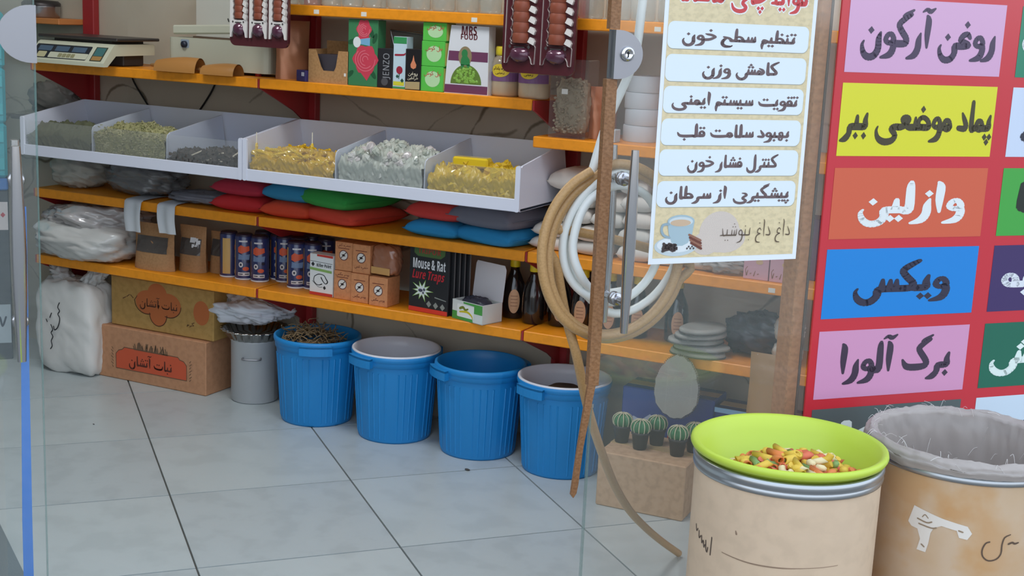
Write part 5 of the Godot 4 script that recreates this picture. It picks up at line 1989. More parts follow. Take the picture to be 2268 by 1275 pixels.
# ---------------------------------------------------------------- fourth shelf
func setup_lower_shelf() -> void:
	var y0 := S4 + 0.0005
	var t = thing("grain_bag", "large shiny clear plastic bag of pale grain overhanging the shelf", "plastic bag", Vector3(-3.95, y0, -4.22))
	var s = S()
	T = Transform3D(Basis(Vector3.UP, 0.15), Vector3.ZERO)
	blob(s, Vector3(0.46, 0.17, 0.33), 2.8, 0.2, 1.0, 51.0, 64, 36, 0.12)
	part("filled_part", s, mat(196, 196, 192, 0.25, 0.0, "coat"), t)
	s = S()
	T = Transform3D(Basis(Vector3.UP, 0.3), Vector3(0.02, 0.1, -0.02))
	blob(s, Vector3(0.44, 0.135, 0.27), 2.4, 0.4, 0.9, 57.0, 72, 44, 0.22)
	T = Transform3D()
	part("loose_film", s, mat(178, 174, 172, 0.18, 0.0, "coat"), t)
	# kraft pouches
	var kraft := mottled("kraft_pouch", rgb(170, 128, 86), 0.06, 0.03, 5.0, 0.75)
	var pl := [[-3.60, -4.175, 0.20, 0.185, "wide kraft pouch with clear window beside the grain bag"], [-3.455, -4.235, 0.13, 0.185, "narrow kraft pouch with a torn white label on its window"], [-3.345, -4.285, 0.12, 0.165, "narrow kraft pouch half hidden by the first blue tin"]]
	for i in 3:
		var q: Array = pl[i]
		t = thing("kraft_pouch", q[4], "pouch", Vector3(q[0], y0, q[1]), 0.02, "kraft pouches with windows")
		part("body", pouch(q[2], q[3], 0.08, i * 5.0), kraft, t)
		var w: float = q[2]
		var front := func(p: Vector2) -> Vector3:
			var v: float = p.y / q[3]
			var u: float = p.x / w + 0.5
			var k := (1.0 - pow(v, 1.6)) * pow(maxf(0.0, 1.0 - pow(absf(u * 2.0 - 1.0), 3.0)), 0.6)
			return Vector3(p.x, p.y, -0.04 + 0.001 + 0.039 * k + 0.0048 * noise.get_noise_3d(u * 4.0 + i * 5.0, v * 6.0, i * 5.0) * sin(PI * v) + 0.0015)
		s = S()
		for a in 8:
			for b in 4:
				var x0 := lerpf(-w * 0.38, w * 0.38, a / 8.0)
				var x1 := lerpf(-w * 0.38, w * 0.38, (a + 1) / 8.0)
				var ya := lerpf(0.07, 0.135, b / 4.0)
				var yb := lerpf(0.07, 0.135, (b + 1) / 4.0)
				qf(s, Vector2(x0, ya), Vector2(x1, ya), Vector2(x1, yb), Vector2(x0, yb), front)
		part("window", s, mottled("pouch_window", rgb(84, 78, 74), 0.2, 0.15, 9.0, 0.2), t)
		if i == 1:
			s = S()
			for q2 in [[0.0, 0.14, 0.02, 0.12], [0.02, 0.138, 0.03, 0.105], [0.01, 0.115, 0.035, 0.1], [0.03, 0.13, 0.04, 0.115]]:
				var lift := func(p: Vector2) -> Vector3: return front.call(p) + Vector3(0, 0, 0.001)
				qf(s, Vector2(q2[0], q2[3]), Vector2(q2[2] + 0.006, q2[3]), Vector2(q2[2] + 0.006, q2[1]), Vector2(q2[0], q2[1]), lift)
			part("torn_label", s, mat(226, 228, 230, 0.5), t)
	# blue tins
	var cans := [[-3.284, -4.28, 0.9], [-3.206, -4.275, 0.0], [-3.132, -4.278, -0.1], [-3.10, -4.36, 0.1], [-3.055, -4.335, 0.05], [-2.995, -4.345, -0.1], [-2.953, -4.268, 0.1], [-2.893, -4.29, 0.0], [-2.985, -4.42, 0.0], [-2.905, -4.40, 0.1], [-3.19, -4.38, 0.1]]
	var proto = null
	for q in cans:
		var o
		if proto == null:
			o = thing("powder_tin", "dark blue tin with orange and white printing in the group", "tin", Vector3.ZERO, 0, "blue powder tins on the fourth shelf")
			s = S()
			lathe(s, [Vector2(0.0355, 0.006), Vector2(0.0355, 0.17), Vector2(0.034, 0.173), Vector2(0.034, 0.173), Vector2(0, 0.173)], 30)
			part("body", s, mat(44, 54, 102, 0.3, 0.0, "coat"), o)
			s = S()
			lathe(s, [Vector2(0, 0), Vector2(0.034, 0), Vector2(0.036, 0.002), Vector2(0.036, 0.007), Vector2(0, 0.007)], 30)
			part("rim", s, mat(222, 222, 226, 0.4), o)
			s = S()
			lathe(s, [Vector2(0.033, 0.172), Vector2(0.033, 0.179), Vector2(0.031, 0.181), Vector2(0, 0.181)], 26)
			part("cap", s, mat(48, 40, 62, 0.4), o)
			var rw := round_wall(0.0359)
			s = S()
			patch(s, pv([-0.024, 0.112, -0.01, 0.106, 0.008, 0.112, 0.024, 0.118, 0.022, 0.136, 0.004, 0.134, -0.012, 0.14, -0.024, 0.13]), rw)
			part("title_print", s, mat(214, 92, 58, 0.4), o)
			s = S()
			patch(s, oval(0.008, 0.046, 0.013, 0.008, 14), rw)
			part("orange_print", s, mat(214, 92, 58, 0.4), o)
			s = S()
			band(s, -0.024, 0.024, 0.018, 0.031, rw, 6)
			patch(s, oval(-0.012, 0.062, 0.009, 0.011, 14), rw)
			band(s, -0.02, 0.014, 0.152, 0.158, rw, 5)
			part("white_print", s, mat(214, 214, 216, 0.4), o)
			s = S()
			patch(s, pv([-0.024, 0.082, 0.022, 0.082, 0.026, 0.104, -0.006, 0.1, -0.022, 0.106]), rw)
			part("pale_blue_print", s, mat(112, 136, 172, 0.4), o)
			s = S()
			patch(s, oval(-0.012, 0.062, 0.004, 0.005, 10), round_wall(0.0363))
			patch(s, oval(0.018, 0.074, 0.008, 0.006, 10), round_wall(0.0363))
			ink(s, [-0.02, 0.0245, 0.0035, 0.02, 0.0245, 0.0035], round_wall(0.0363))
			part("dark_print", s, mat(36, 36, 56, 0.4), o)
			s = S()
			var back := func(p: Vector2) -> Vector3: return Vector3(sin(p.x / 0.0359 - 1.6) * 0.0359, p.y, cos(p.x / 0.0359 - 1.6) * 0.0359)
			band(s, -0.016, 0.016, 0.016, 0.158, back, 6)
			part("back_panel", s, mat(206, 168, 102, 0.4), o)
			proto = o
		else:
			o = copy(proto)
		o.position = Vector3(q[0], y0, q[1])
		o.rotation.y = q[2] + 0.6 if q[0] > -3.25 else 1.95
		var own: String = {-2.893: "dark blue tin standing right beside the white box", -3.206: "dark blue tin standing beside the tin turned backwards"}.get(q[0], "")
		if own:
			o.set_meta("label", own)
	proto.set_meta("label", "dark blue tin turned to show its tan back panel")
	proto.remove_meta("group")
	# white insect powder box
	t = pack("insect_box", Vector3(0.106, 0.158, 0.05), mat(226, 230, 230, 0.5), "white box with a line drawing and red foot", "box", Vector3(-2.79, y0, -4.195), -0.03)
	s = S()
	flat(s, pv([-0.0525, 0.0008, 0.0525, 0.0008, 0.0525, 0.012, -0.0525, 0.012]), 0.0004)
	flat(s, pv([-0.02, 0.15, 0.0525, 0.148, 0.0525, 0.1575, -0.02, 0.1575]), 0.0004)
	part("red_band", s, mat(196, 62, 52, 0.5), t)
	s = S()
	flat(s, pv([-0.0525, 0.096, 0.048, 0.09, 0.048, 0.1, -0.0525, 0.106]), 0.0004)
	part("green_band", s, mat(140, 180, 100, 0.5), t)
	lettering("Killer Point", 0.017, mat(40, 40, 44, 0.5), t, Vector3(0.012, 0.116, 0.0006), 0.066)
	s = S()
	dot(s, -0.038, 0.118, 0.008, plain(0.0005))
	ink(s, [-0.05, 0.13, 0.0015, 0.05, 0.126, 0.0015], plain(0.0005))
	ink(s, [-0.03, 0.072, 0.003, -0.012, 0.082, 0.003, 0.012, 0.08, 0.003, 0.022, 0.068, 0.004, 0.03, 0.056, 0.005, 0.02, 0.048, 0.003, 0.008, 0.058, 0.004, 0.0, 0.07, 0.005], plain(0.0005))
	ink(s, [-0.03, 0.072, 0.003, -0.034, 0.056, 0.003, -0.024, 0.044, 0.003, -0.01, 0.04, 0.003, 0.004, 0.046, 0.004], plain(0.0005))
	ink(s, [-0.04, 0.054, 0.0015, -0.014, 0.034, 0.0015, 0.006, 0.034, 0.0015], plain(0.0005))
	dot(s, 0.016, 0.032, 0.007, plain(0.0005))
	part("line_drawing", s, mat(40, 42, 44, 0.5), t)
	# orange fly powder boxes, two layers
	var ob := [[-2.692, y0, -4.19, 0.076, 0.108], [-2.612, y0, -4.182, 0.076, 0.108], [-2.525, y0, -4.172, 0.078, 0.108], [-2.692, y0 + 0.109, -4.195, 0.076, 0.108], [-2.612, y0 + 0.109, -4.19, 0.076, 0.108]]
	var ol := ["orange fly powder box, lower layer beside the white box", "orange fly powder box, lower layer, middle of three", "orange fly powder box, lower layer beside the rat traps", "orange fly powder box, upper layer beside the white box", "orange fly powder box, upper layer beside the copper bag"]
	for i in ob.size():
		var q: Array = ob[i]
		t = pack("fly_box", Vector3(q[3], q[4], 0.09), mottled("flybox", rgb(208, 142, 96), 0.05, 0.02, 5.0, 0.3), ol[i], "box", Vector3(q[0], q[1], q[2]), 0.0, "orange fly powder boxes")
		s = S()
		flat(s, oval(0.0, 0.058, 0.02, 0.02, 24), 0.0004)
		part("ring_print", s, mat(118, 76, 70, 0.4), t)
		s = S()
		flat(s, oval(0.0, 0.058, 0.0165, 0.0165, 24), 0.0007)
		part("white_disc", s, mat(226, 222, 214, 0.4), t)
		s = S()
		ink(s, [-0.011, 0.047, 0.003, 0.011, 0.069, 0.003], plain(0.0011))
		flat(s, oval(0.0, 0.058, 0.006, 0.0045, 12), 0.001)
		ink(s, [-0.008, 0.06, 0.002, 0.008, 0.056, 0.002], plain(0.0011))
		part("fly_print", s, mat(60, 46, 44, 0.4), t)
		s = S()
		write(s, "پودر مگس" if i < 3 else "حشره کش", -0.03, 0.03, 0.02 if i != 0 and i != 3 else 0.092, 0.009, plain(0.0006), 0.8)
		ink(s, [-0.024, 0.084, 0.0025, 0.024, 0.084, 0.0025], plain(0.0006))
		part("lettering", s, mat(120, 58, 46, 0.4), t)
	t = thing("copper_bag", "folded brown plastic bag on top of the orange boxes", "bag", Vector3(-2.52, y0 + 0.109, -4.225), -0.1)
	s = S()
	blob(s, Vector3(0.115, 0.118, 0.075), 3.5, 0.12, 2.2, 61.0, 36, 26, 0.15)
	part("body", s, mat(158, 104, 78, 0.22, 0.0, "coat"), t)
	s = S()
	box(s, Vector3(-0.005, 0.02, 0.036), Vector3(0.085, 0.026, 0.003), 0.001)
	part("label", s, mat(206, 158, 96, 0.5), t)
	# rat trap packs
	for k in 5:
		var bl = ["front black rat trap pack with white and red title", "second black rat trap pack, directly behind the front one", "third black rat trap pack of the row", "fourth black rat trap pack of the row", "rearmost black rat trap pack of the row"][k]
		t = pack("trap_pack", Vector3(0.172, 0.238, 0.012), mat(36, 37, 40, 0.35), bl, "pack", Vector3(-2.322 + k * 0.012, y0, -4.185 - k * 0.0165), -0.10, "black rat trap packs")
		if k > 0:
			s = S()
			box(s, Vector3(0.0864, 0.12, -0.006), Vector3(0.001, 0.23, 0.004))
			part("edge_line", s, mat(120, 118, 118, 0.4), t)
			continue
		s = S()
		flat(s, pv([-0.085, 0.0008, 0.085, 0.0008, 0.085, 0.017, -0.085, 0.017]), 0.0004)
		part("red_band", s, mat(208, 62, 50, 0.4), t)
		lettering("Mouse & Rat", 0.05, mat(230, 232, 234, 0.4), t, Vector3(0.0, 0.178, 0.0006), 0.142)
		lettering("Lure Traps", 0.044, mat(198, 42, 52, 0.4), t, Vector3(-0.002, 0.138, 0.0006), 0.138, true, 0.2)
		s = S()
		flat(s, pv([-0.066, 0.237, 0.07, 0.237, 0.068, 0.218, 0.05, 0.205, -0.05, 0.205, -0.066, 0.216]), 0.0004)
		part("badge", s, mat(74, 104, 56, 0.4), t)
		lettering("TRIPOR", 0.03, mat(160, 60, 50, 0.4), t, Vector3(0.0, 0.227, 0.0008), 0.1)
		s = S()
		var star := PackedVector2Array()
		for j in 20:
			var a := TAU * j / 20.0
			var r := (0.052 if j % 4 == 0 else 0.042) if j % 2 == 0 else 0.02
			star.append(Vector2(-0.028 + r * cos(a), 0.08 + r * 0.85 * sin(a)))
		flat(s, star, 0.0005)
		part("green_burst", s, mat(150, 196, 96, 0.4), t)
		s = S()
		var st2 := PackedVector2Array()
		for p in star:
			st2.append(Vector2(-0.028, 0.08) + (p - Vector2(-0.028, 0.08)) * 0.82)
		flat(s, st2, 0.0008)
		part("white_burst", s, mat(224, 232, 230, 0.4), t)
		s = S()
		flat(s, oval(-0.034, 0.08, 0.01, 0.006, 12), 0.0011)
		dot(s, -0.018, 0.084, 0.006, plain(0.0011))
		dot(s, -0.022, 0.072, 0.005, plain(0.0011))
		part("mouse_print", s, mat(70, 74, 90, 0.4), t)
		s = S()
		ink(s, [0.03, 0.062, 0.004, 0.078, 0.055, 0.003], plain(0.0006))
		for j in 3:
			dot(s, 0.004 + j * 0.03, 0.034 - 0.002 * j, 0.011, plain(0.0006))
		part("small_print", s, mat(140, 146, 140, 0.4), t)
	# open green and white box
	t = thing("open_box", "small open green and white box with dark sachets inside", "box", Vector3(-2.145, y0, -4.155), -0.3)
	s = S()
	for q in [[Vector3(0, 0.035, -0.001), Vector3(0.15, 0.07, 0.002)], [Vector3(0, 0.035, -0.099), Vector3(0.15, 0.07, 0.002)], [Vector3(-0.074, 0.035, -0.05), Vector3(0.002, 0.07, 0.096)], [Vector3(0.074, 0.035, -0.05), Vector3(0.002, 0.07, 0.096)], [Vector3(0, 0.001, -0.05), Vector3(0.15, 0.002, 0.1)]]:
		box(s, q[0], q[1])
	part("body", s, mat(214, 218, 214, 0.5), t)
	s = S()
	T = Transform3D(Basis(Vector3.RIGHT, -0.12), Vector3(0, 0.07, -0.1))
	prism(s, pv([-0.075, 0, 0.075, 0, 0.075, 0.115, 0.065, 0.13, -0.07, 0.13, -0.075, 0.12]), -0.0015, 0)
	T = Transform3D(Basis(Vector3.BACK, -0.65), Vector3(0.075, 0.07, -0.05))
	T = T * Transform3D(Basis(Vector3(0, 0, 1), Vector3(0, 1, 0), Vector3(-1, 0, 0)), Vector3.ZERO)
	prism(s, pv([-0.048, 0, 0.048, 0, 0.04, -0.06, -0.04, -0.06]), -0.001, 0.0005)
	T = Transform3D()
	part("lid_flap", s, mat(224, 222, 226, 0.55), t)
	s = S()
	flat(s, pv([-0.0745, 0.0008, 0.03, 0.0008, 0.02, 0.03, -0.0745, 0.03]), 0.0006)
	flat(s, pv([0.034, 0.034, 0.0745, 0.034, 0.0745, 0.068, -0.02, 0.068, -0.02, 0.062, 0.034, 0.06]), 0.0006)
	part("green_print", s, mat(76, 156, 70, 0.5), t)
	s = S()
	flat(s, rrect(-0.05, 0.012, 0.034, 0.058, 0.004), 0.0009)
	part("label_ground", s, mat(232, 234, 230, 0.5), t)
	s = S()
	ink(s, [-0.036, 0.042, 0.009, -0.02, 0.048, 0.01, -0.01, 0.04, 0.008, 0.004, 0.045, 0.006], plain(0.0012))
	part("logo", s, mat(116, 128, 40, 0.5), t)
	s = S()
	ink(s, [-0.036, 0.03, 0.006, 0.0, 0.034, 0.008, 0.022, 0.024, 0.006, 0.028, 0.014, 0.003], plain(0.0012))
	part("logo_swoosh", s, mat(206, 190, 40, 0.5), t)
	s = S()
	blob(s, Vector3(0.13, 0.082, 0.08), 3.0, 0.2, 3.0, 71.0, 30, 20, 0.2)
	var sc = part("sachets", s, mat(58, 60, 72, 0.25), t)
	sc.position = Vector3(0, 0.003, -0.05)
	# dark bottles with yellow caps
	var bs := [[-2.045, -4.325, 0.3], [-1.948, -4.285, 2.6], [-1.856, -4.31, 0.2], [-1.765, -4.30, 0.0], [-1.665, -4.31, 0.1], [-1.565, -4.315, 0.2], [-1.43, -4.34, 0.25], [-1.995, -4.415, 0.5], [-1.80, -4.415, 0.0]]
	proto = null
	for q in bs:
		var o
		if proto == null:
			o = thing("syrup_bottle", "dark syrup bottle with yellow cap and peach oval label", "bottle", Vector3.ZERO, 0, "dark syrup bottles with yellow caps")
			s = S()
			lathe(s, [Vector2(0, 0.002), Vector2(0.036, 0.0), Vector2(0.0405, 0.006), Vector2(0.041, 0.05), Vector2(0.0405, 0.095), Vector2(0.036, 0.125), Vector2(0.024, 0.155), Vector2(0.0165, 0.172), Vector2(0.0155, 0.19), Vector2(0, 0.19)], 32)
			part("glass", s, mat(28, 24, 24, 0.1, 0.0, "coat"), o)
			s = S()
			lathe(s, [Vector2(0.017, 0.186), Vector2(0.0185, 0.188), Vector2(0.018, 0.213), Vector2(0.0165, 0.2155), Vector2(0, 0.2155)], 22)
			part("cap", s, mat(222, 198, 30, 0.4), o)
			s = S()
			patch(s, oval(-0.008, 0.066, 0.0215, 0.044, 28), round_wall(0.0416))
			part("label", s, mat(212, 168, 130, 0.5), o)
			s = S()
			var lay := round_wall(0.042)
			for j in 4:
				ink(s, [-0.02, 0.085 - j * 0.012, 0.0022, 0.004, 0.085 - j * 0.012, 0.0022], lay)
			part("print", s, mat(150, 104, 76, 0.5), o)
			proto = o
		else:
			o = copy(proto)
		o.position = Vector3(q[0], y0, q[1])
		o.rotation.y = q[2] + 0.35
		var own: String = {-2.045: "dark syrup bottle beside the open green and white box", -1.948: "dark syrup bottle with its label turned away, beside the brown hose", -1.43: "dark syrup bottle standing beside the loofah stack"}.get(q[0], "")
		if own:
			o.set_meta("label", own)
	# loofah discs: a stack and one hung over the edge
	var lf := mottled("loofah", rgb(228, 226, 216), 0.08, 0.35, 12.0, 0.9, 0.8)
	for k in 5:
		s = S()
		lathe(s, [Vector2(0, 0.001), Vector2(0.07, 0.0), Vector2(0.079, 0.006), Vector2(0.078, 0.014), Vector2(0.07, 0.0185), Vector2(0.04, 0.02), Vector2(0, 0.0195)], 36, 0.02, 5)
		t = thing("loofah_disc", "oval loofah pad with dark piping in the stack on the shelf", "loofah", Vector3(-1.302 + [0.0, 0.012, -0.01, 0.008, 0.014][k], y0 + k * 0.0205, -4.195), 0.3 * k, "stacked loofah pads")
		t.scale = Vector3(1.18, 1, 0.82)
		part("pad", s, lf, t)
		s = S()
		lathe(s, [Vector2(0.074, 0.0005), Vector2(0.0805, 0.002), Vector2(0.081, 0.0045), Vector2(0.077, 0.006)], 36, 0.02, 5)
		part("piping", s, mat(70, 62, 56, 0.8), t)
	t = thing("loofah_disc", "single oval loofah pad hanging over the shelf edge", "loofah", Vector3(-1.338, 0.40, -4.118))
	t.rotation = Vector3(-0.06, 0.0, 0.0)
	s = S()
	var ov := PackedVector2Array()
	for k in 40:
		var a := TAU * k / 40.0
		var r := 1.0 + 0.02 * sin(k * 2.4) + 0.012 * sin(k * 5.3)
		ov.append(Vector2(0.075 * cos(a) * r * (1.0 - 0.12 * sin(a)), 0.104 * sin(a) * r))
	prism(s, ov, -0.009, 0.009)
	part("pad", s, lf, t)
	s = S()
	for k in 80:
		var a := TAU * k / 80.0
		var p := Vector3(0.075 * cos(a) * (1.0 - 0.12 * sin(a)), 0.104 * sin(a), 0.006)
		tube(s, PackedVector3Array([p * 0.97, p * 1.05 + Vector3(0, 0, -0.004)]), 0.0016, 4)
	part("fringe", s, mat(96, 84, 72, 0.8), t)
	# brown paper bag hanging in front, dark bag and small white bags behind
	t = thing("paper_bag", "glossy brown paper bag in front of the white cloth bags", "paper bag", Vector3(-1.035, 0.345, -4.125))
	part("body", pouch(0.145, 0.205, 0.035, 81.0), mat(168, 128, 80, 0.3, 0.0, "coat"), t)
	s = S()
	tube(s, PackedVector3Array([Vector3(-0.05, 0.2, -0.018), Vector3(-0.05, 0.155, -0.03)]), 0.003, 6)
	part("clip", s, mat(210, 206, 196, 0.5), t)
	s = S()
	blob(s, Vector3(0.24, 0.145, 0.16), 2.4, 0.3, 2.2, 91.0, 44, 28, 0.25)
	solo("plastic_bag", s, mat(70, 66, 74, 0.3), "dark grey plastic bag on the shelf beside the loofah pads", "plastic bag", Vector3(-1.13, y0, -4.32))
	for k in 2:
		s = S()
		blob(s, Vector3(0.1, [0.075, 0.085][k], 0.1), 2.6, 0.2, 2.5, 95.0 + k, 30, 20, 0.15)
		solo("white_pouch", s, mat(206, 200, 188, 0.7), ["small white cloth pouch under another at the shelf end", "small white cloth pouch on top of another at the shelf end"][k], "pouch", Vector3(-1.02, y0 + k * 0.07, -4.27))


# ---------------------------------------------------------------- the bay behind the glass door
func setup_far_bay() -> void:
	var y0 := S2B + 0.0005
	var t = thing("flower_bag", "tall clear cellophane bag of brown dried flowers", "bag", Vector3(-1.808, y0, -4.22))
	var s = S()
	prism(s, rrect(-0.068, 0.0, 0.068, 0.262, 0.006), -0.045, 0.045)
	part("film", s, clear(206, 208, 206, 0.07, 0.03), t)
	s = S()
	T = Transform3D(Basis(), Vector3(0, 0.012, 0))
	blob(s, Vector3(0.118, 0.185, 0.07), 4.0, 0.2, 4.0, 13.0, 36, 30, 0.2)
	T = Transform3D()
	for k in 220:
		T = Transform3D(Basis.from_euler(Vector3(rng.randf() * 6, rng.randf() * 6, 0)), Vector3(rng.randf_range(-0.056, 0.056), rng.randf_range(0.02, 0.20), 0.03 + rng.randf() * 0.008))
		chunk(s, Vector3(0.012, 0.008, 0.01) * rng.randf_range(0.6, 1.3), 500 + k % 9)
	T = Transform3D()
	part("dried_flowers", s, mottled("dried_flower", rgb(184, 166, 138), 0.45, 0.3, 10.0, 0.9), t, "stuff")
	s = S()
	box(s, Vector3(-0.014, 0.155, 0.0456), Vector3(0.022, 0.017, 0.001))
	part("sticker", s, mat(236, 234, 226, 0.5), t)
	t = thing("copper_pouch", "shiny copper pouch standing beside the clear flower bag", "pouch", Vector3(-1.70, y0, -4.25), 0.7)
	part("body", pouch(0.1, 0.175, 0.05, 17.0), mat(172, 112, 80, 0.28, 0.3), t)
	for k in 4:
		s = S()
		lathe(s, [Vector2(0.018, 0), Vector2(0.058, 0), Vector2(0.058, 0), Vector2(0.0595, 0.004), Vector2(0.0595, 0.05), Vector2(0.058, 0.054), Vector2(0.058, 0.054), Vector2(0.018, 0.054), Vector2(0.018, 0.054), Vector2(0.018, 0)], 36)
		solo("label_roll", s, mat(196, 200, 206, 0.6), "thick white paper roll in the stack behind the glass door", "paper roll", Vector3(-1.595 + 0.004 * (k % 2), y0 + k * 0.0548, -4.31), 0, "stacked white paper rolls")
	s = S()
	box(s, Vector3(0, 0.021, 0), Vector3(0.05, 0.042, 0.05), 0.002)
	solo("small_box", s, mat(190, 194, 198, 0.5), "little grey white box in front of the paper rolls", "box", Vector3(-1.655, y0, -4.19))
	# white cloth bags piled on the third shelf of this bay
	var y3 := S3 + 0.0005
	var wb := [[-1.85, -4.33, 0.0, 0.2, 0.05], [-1.85, -4.33, 0.046, 0.19, 0.055], [-1.70, -4.32, 0.0, 0.15, 0.05], [-1.70, -4.32, 0.046, 0.15, 0.055], [-1.56, -4.31, 0.0, 0.12, 0.06], [-1.55, -4.31, 0.056, 0.12, 0.06], [-1.54, -4.31, 0.112, 0.11, 0.06], [-1.56, -4.31, 0.168, 0.11, 0.06], [-1.66, -4.33, 0.1, 0.12, 0.06], [-1.64, -4.33, 0.156, 0.1, 0.055], [-1.80, -4.34, 0.1, 0.14, 0.06], [-1.78, -4.34, 0.156, 0.13, 0.06], [-1.80, -4.33, 0.212, 0.17, 0.075], [-1.57, -4.31, 0.224, 0.1, 0.05], [-1.44, -4.31, 0.0, 0.11, 0.06], [-1.43, -4.31, 0.056, 0.11, 0.06], [-1.43, -4.31, 0.112, 0.1, 0.06], [-1.33, -4.31, 0.0, 0.1, 0.05]]
	for k in wb.size():
		var q: Array = wb[k]
		s = S()
		pillow(s, q[3], 0.24, q[4], 100.0 + k * 3.1, 0.34)
		solo("cloth_bag", s, mat([214, 208, 200][k % 3], [206, 202, 196][k % 3], [196, 194, 188][k % 3], 0.8), "plump off-white cloth bag on top of the pile, beside the tray end" if k == 12 else "small off-white cloth bag in the pile behind the hoses", "bag", Vector3(q[0], y3 + q[2], q[1]), 0.08 * sin(k * 2.0), "white cloth bags piled behind the hoses")
	for k in 2:
		t = pack("pink_box", Vector3(0.082, 0.085, 0.07), mat(206, 160, 172, 0.5), ["pale pink box beside its twin, next to the plastic wrap", "pale pink box beside its twin, next to the brown post"][k], "box", Vector3([-1.123, -1.038][k], y3, -4.175), 0, "pale pink boxes")
		s = S()
		for j in 4:
			ink(s, [-0.03 + j * 0.012, 0.012 + 0.006 * (j % 2), 0.004, -0.026 + j * 0.012, 0.02 + 0.008 * ((j + 1) % 2), 0.002], plain(0.0006))
		ink(s, [-0.03, 0.012, 0.003, -0.034, 0.03, 0.002, -0.028, 0.04, 0.002], plain(0.0006))
		part("flower_print", s, mat(150, 100, 76, 0.5), t)
		s = S()
		flat(s, oval(0.01, 0.058, 0.012, 0.008, 16), 0.0006)
		part("emblem", s, mat(206, 170, 130, 0.5), t)
	s = S()
	blob(s, Vector3(0.2, 0.07, 0.12), 2.2, 0.4, 2.6, 44.0, 44, 26, 0.4)
	solo("plastic_wrap", s, clear(200, 196, 190, 0.6, 0.2), "crumpled clear plastic wrap lying beside the pink boxes", "plastic wrap", Vector3(-1.245, y3, -4.23))
	t = pack("purple_box", Vector3(0.06, 0.2, 0.1), mat(96, 62, 92, 0.5), "tall purple box standing behind the pink boxes", "box", Vector3(-0.985, y3, -4.28))


# ---------------------------------------------------------------- drums and basin outside the glass
func drum(at: Vector3, r: float, h: float, label: String, m: Material):
	var t = thing("fibre_drum", label, "drum", at, atan2(-at.x, -at.z))
	var s = S()
	lathe(s, [Vector2(0, 0.004), Vector2(r * 0.98, 0.004), Vector2(r, 0.01), Vector2(r, h - 0.03)], 64)
	part("body", s, m, t)
	s = S()
	lathe(s, [Vector2(r, 0.0), Vector2(r + 0.003, 0.004), Vector2(r + 0.003, 0.03), Vector2(r, 0.034)], 64)
	part("foot_ring", s, mat(150, 152, 156, 0.35, 0.8), t)
	s = S()
	lathe(s, [Vector2(r - 0.001, h - 0.032), Vector2(r + 0.0025, h - 0.031), Vector2(r + 0.004, h - 0.026), Vector2(r + 0.0025, h - 0.021), Vector2(r + 0.0015, h - 0.019), Vector2(r + 0.004, h - 0.015), Vector2(r + 0.005, h - 0.01), Vector2(r + 0.004, h - 0.002), Vector2(r, h), Vector2(r - 0.006, h - 0.001), Vector2(r - 0.007, h - 0.03)], 64)
	part("rim_ring", s, mat(176, 180, 184, 0.3, 0.85), t)
	s = S()
	lathe(s, [Vector2(r - 0.006, h - 0.01), Vector2(r - 0.006, 0.02), Vector2(r - 0.006, 0.02), Vector2(0, 0.02)], 48)
	part("inside", s, m, t)
	return t


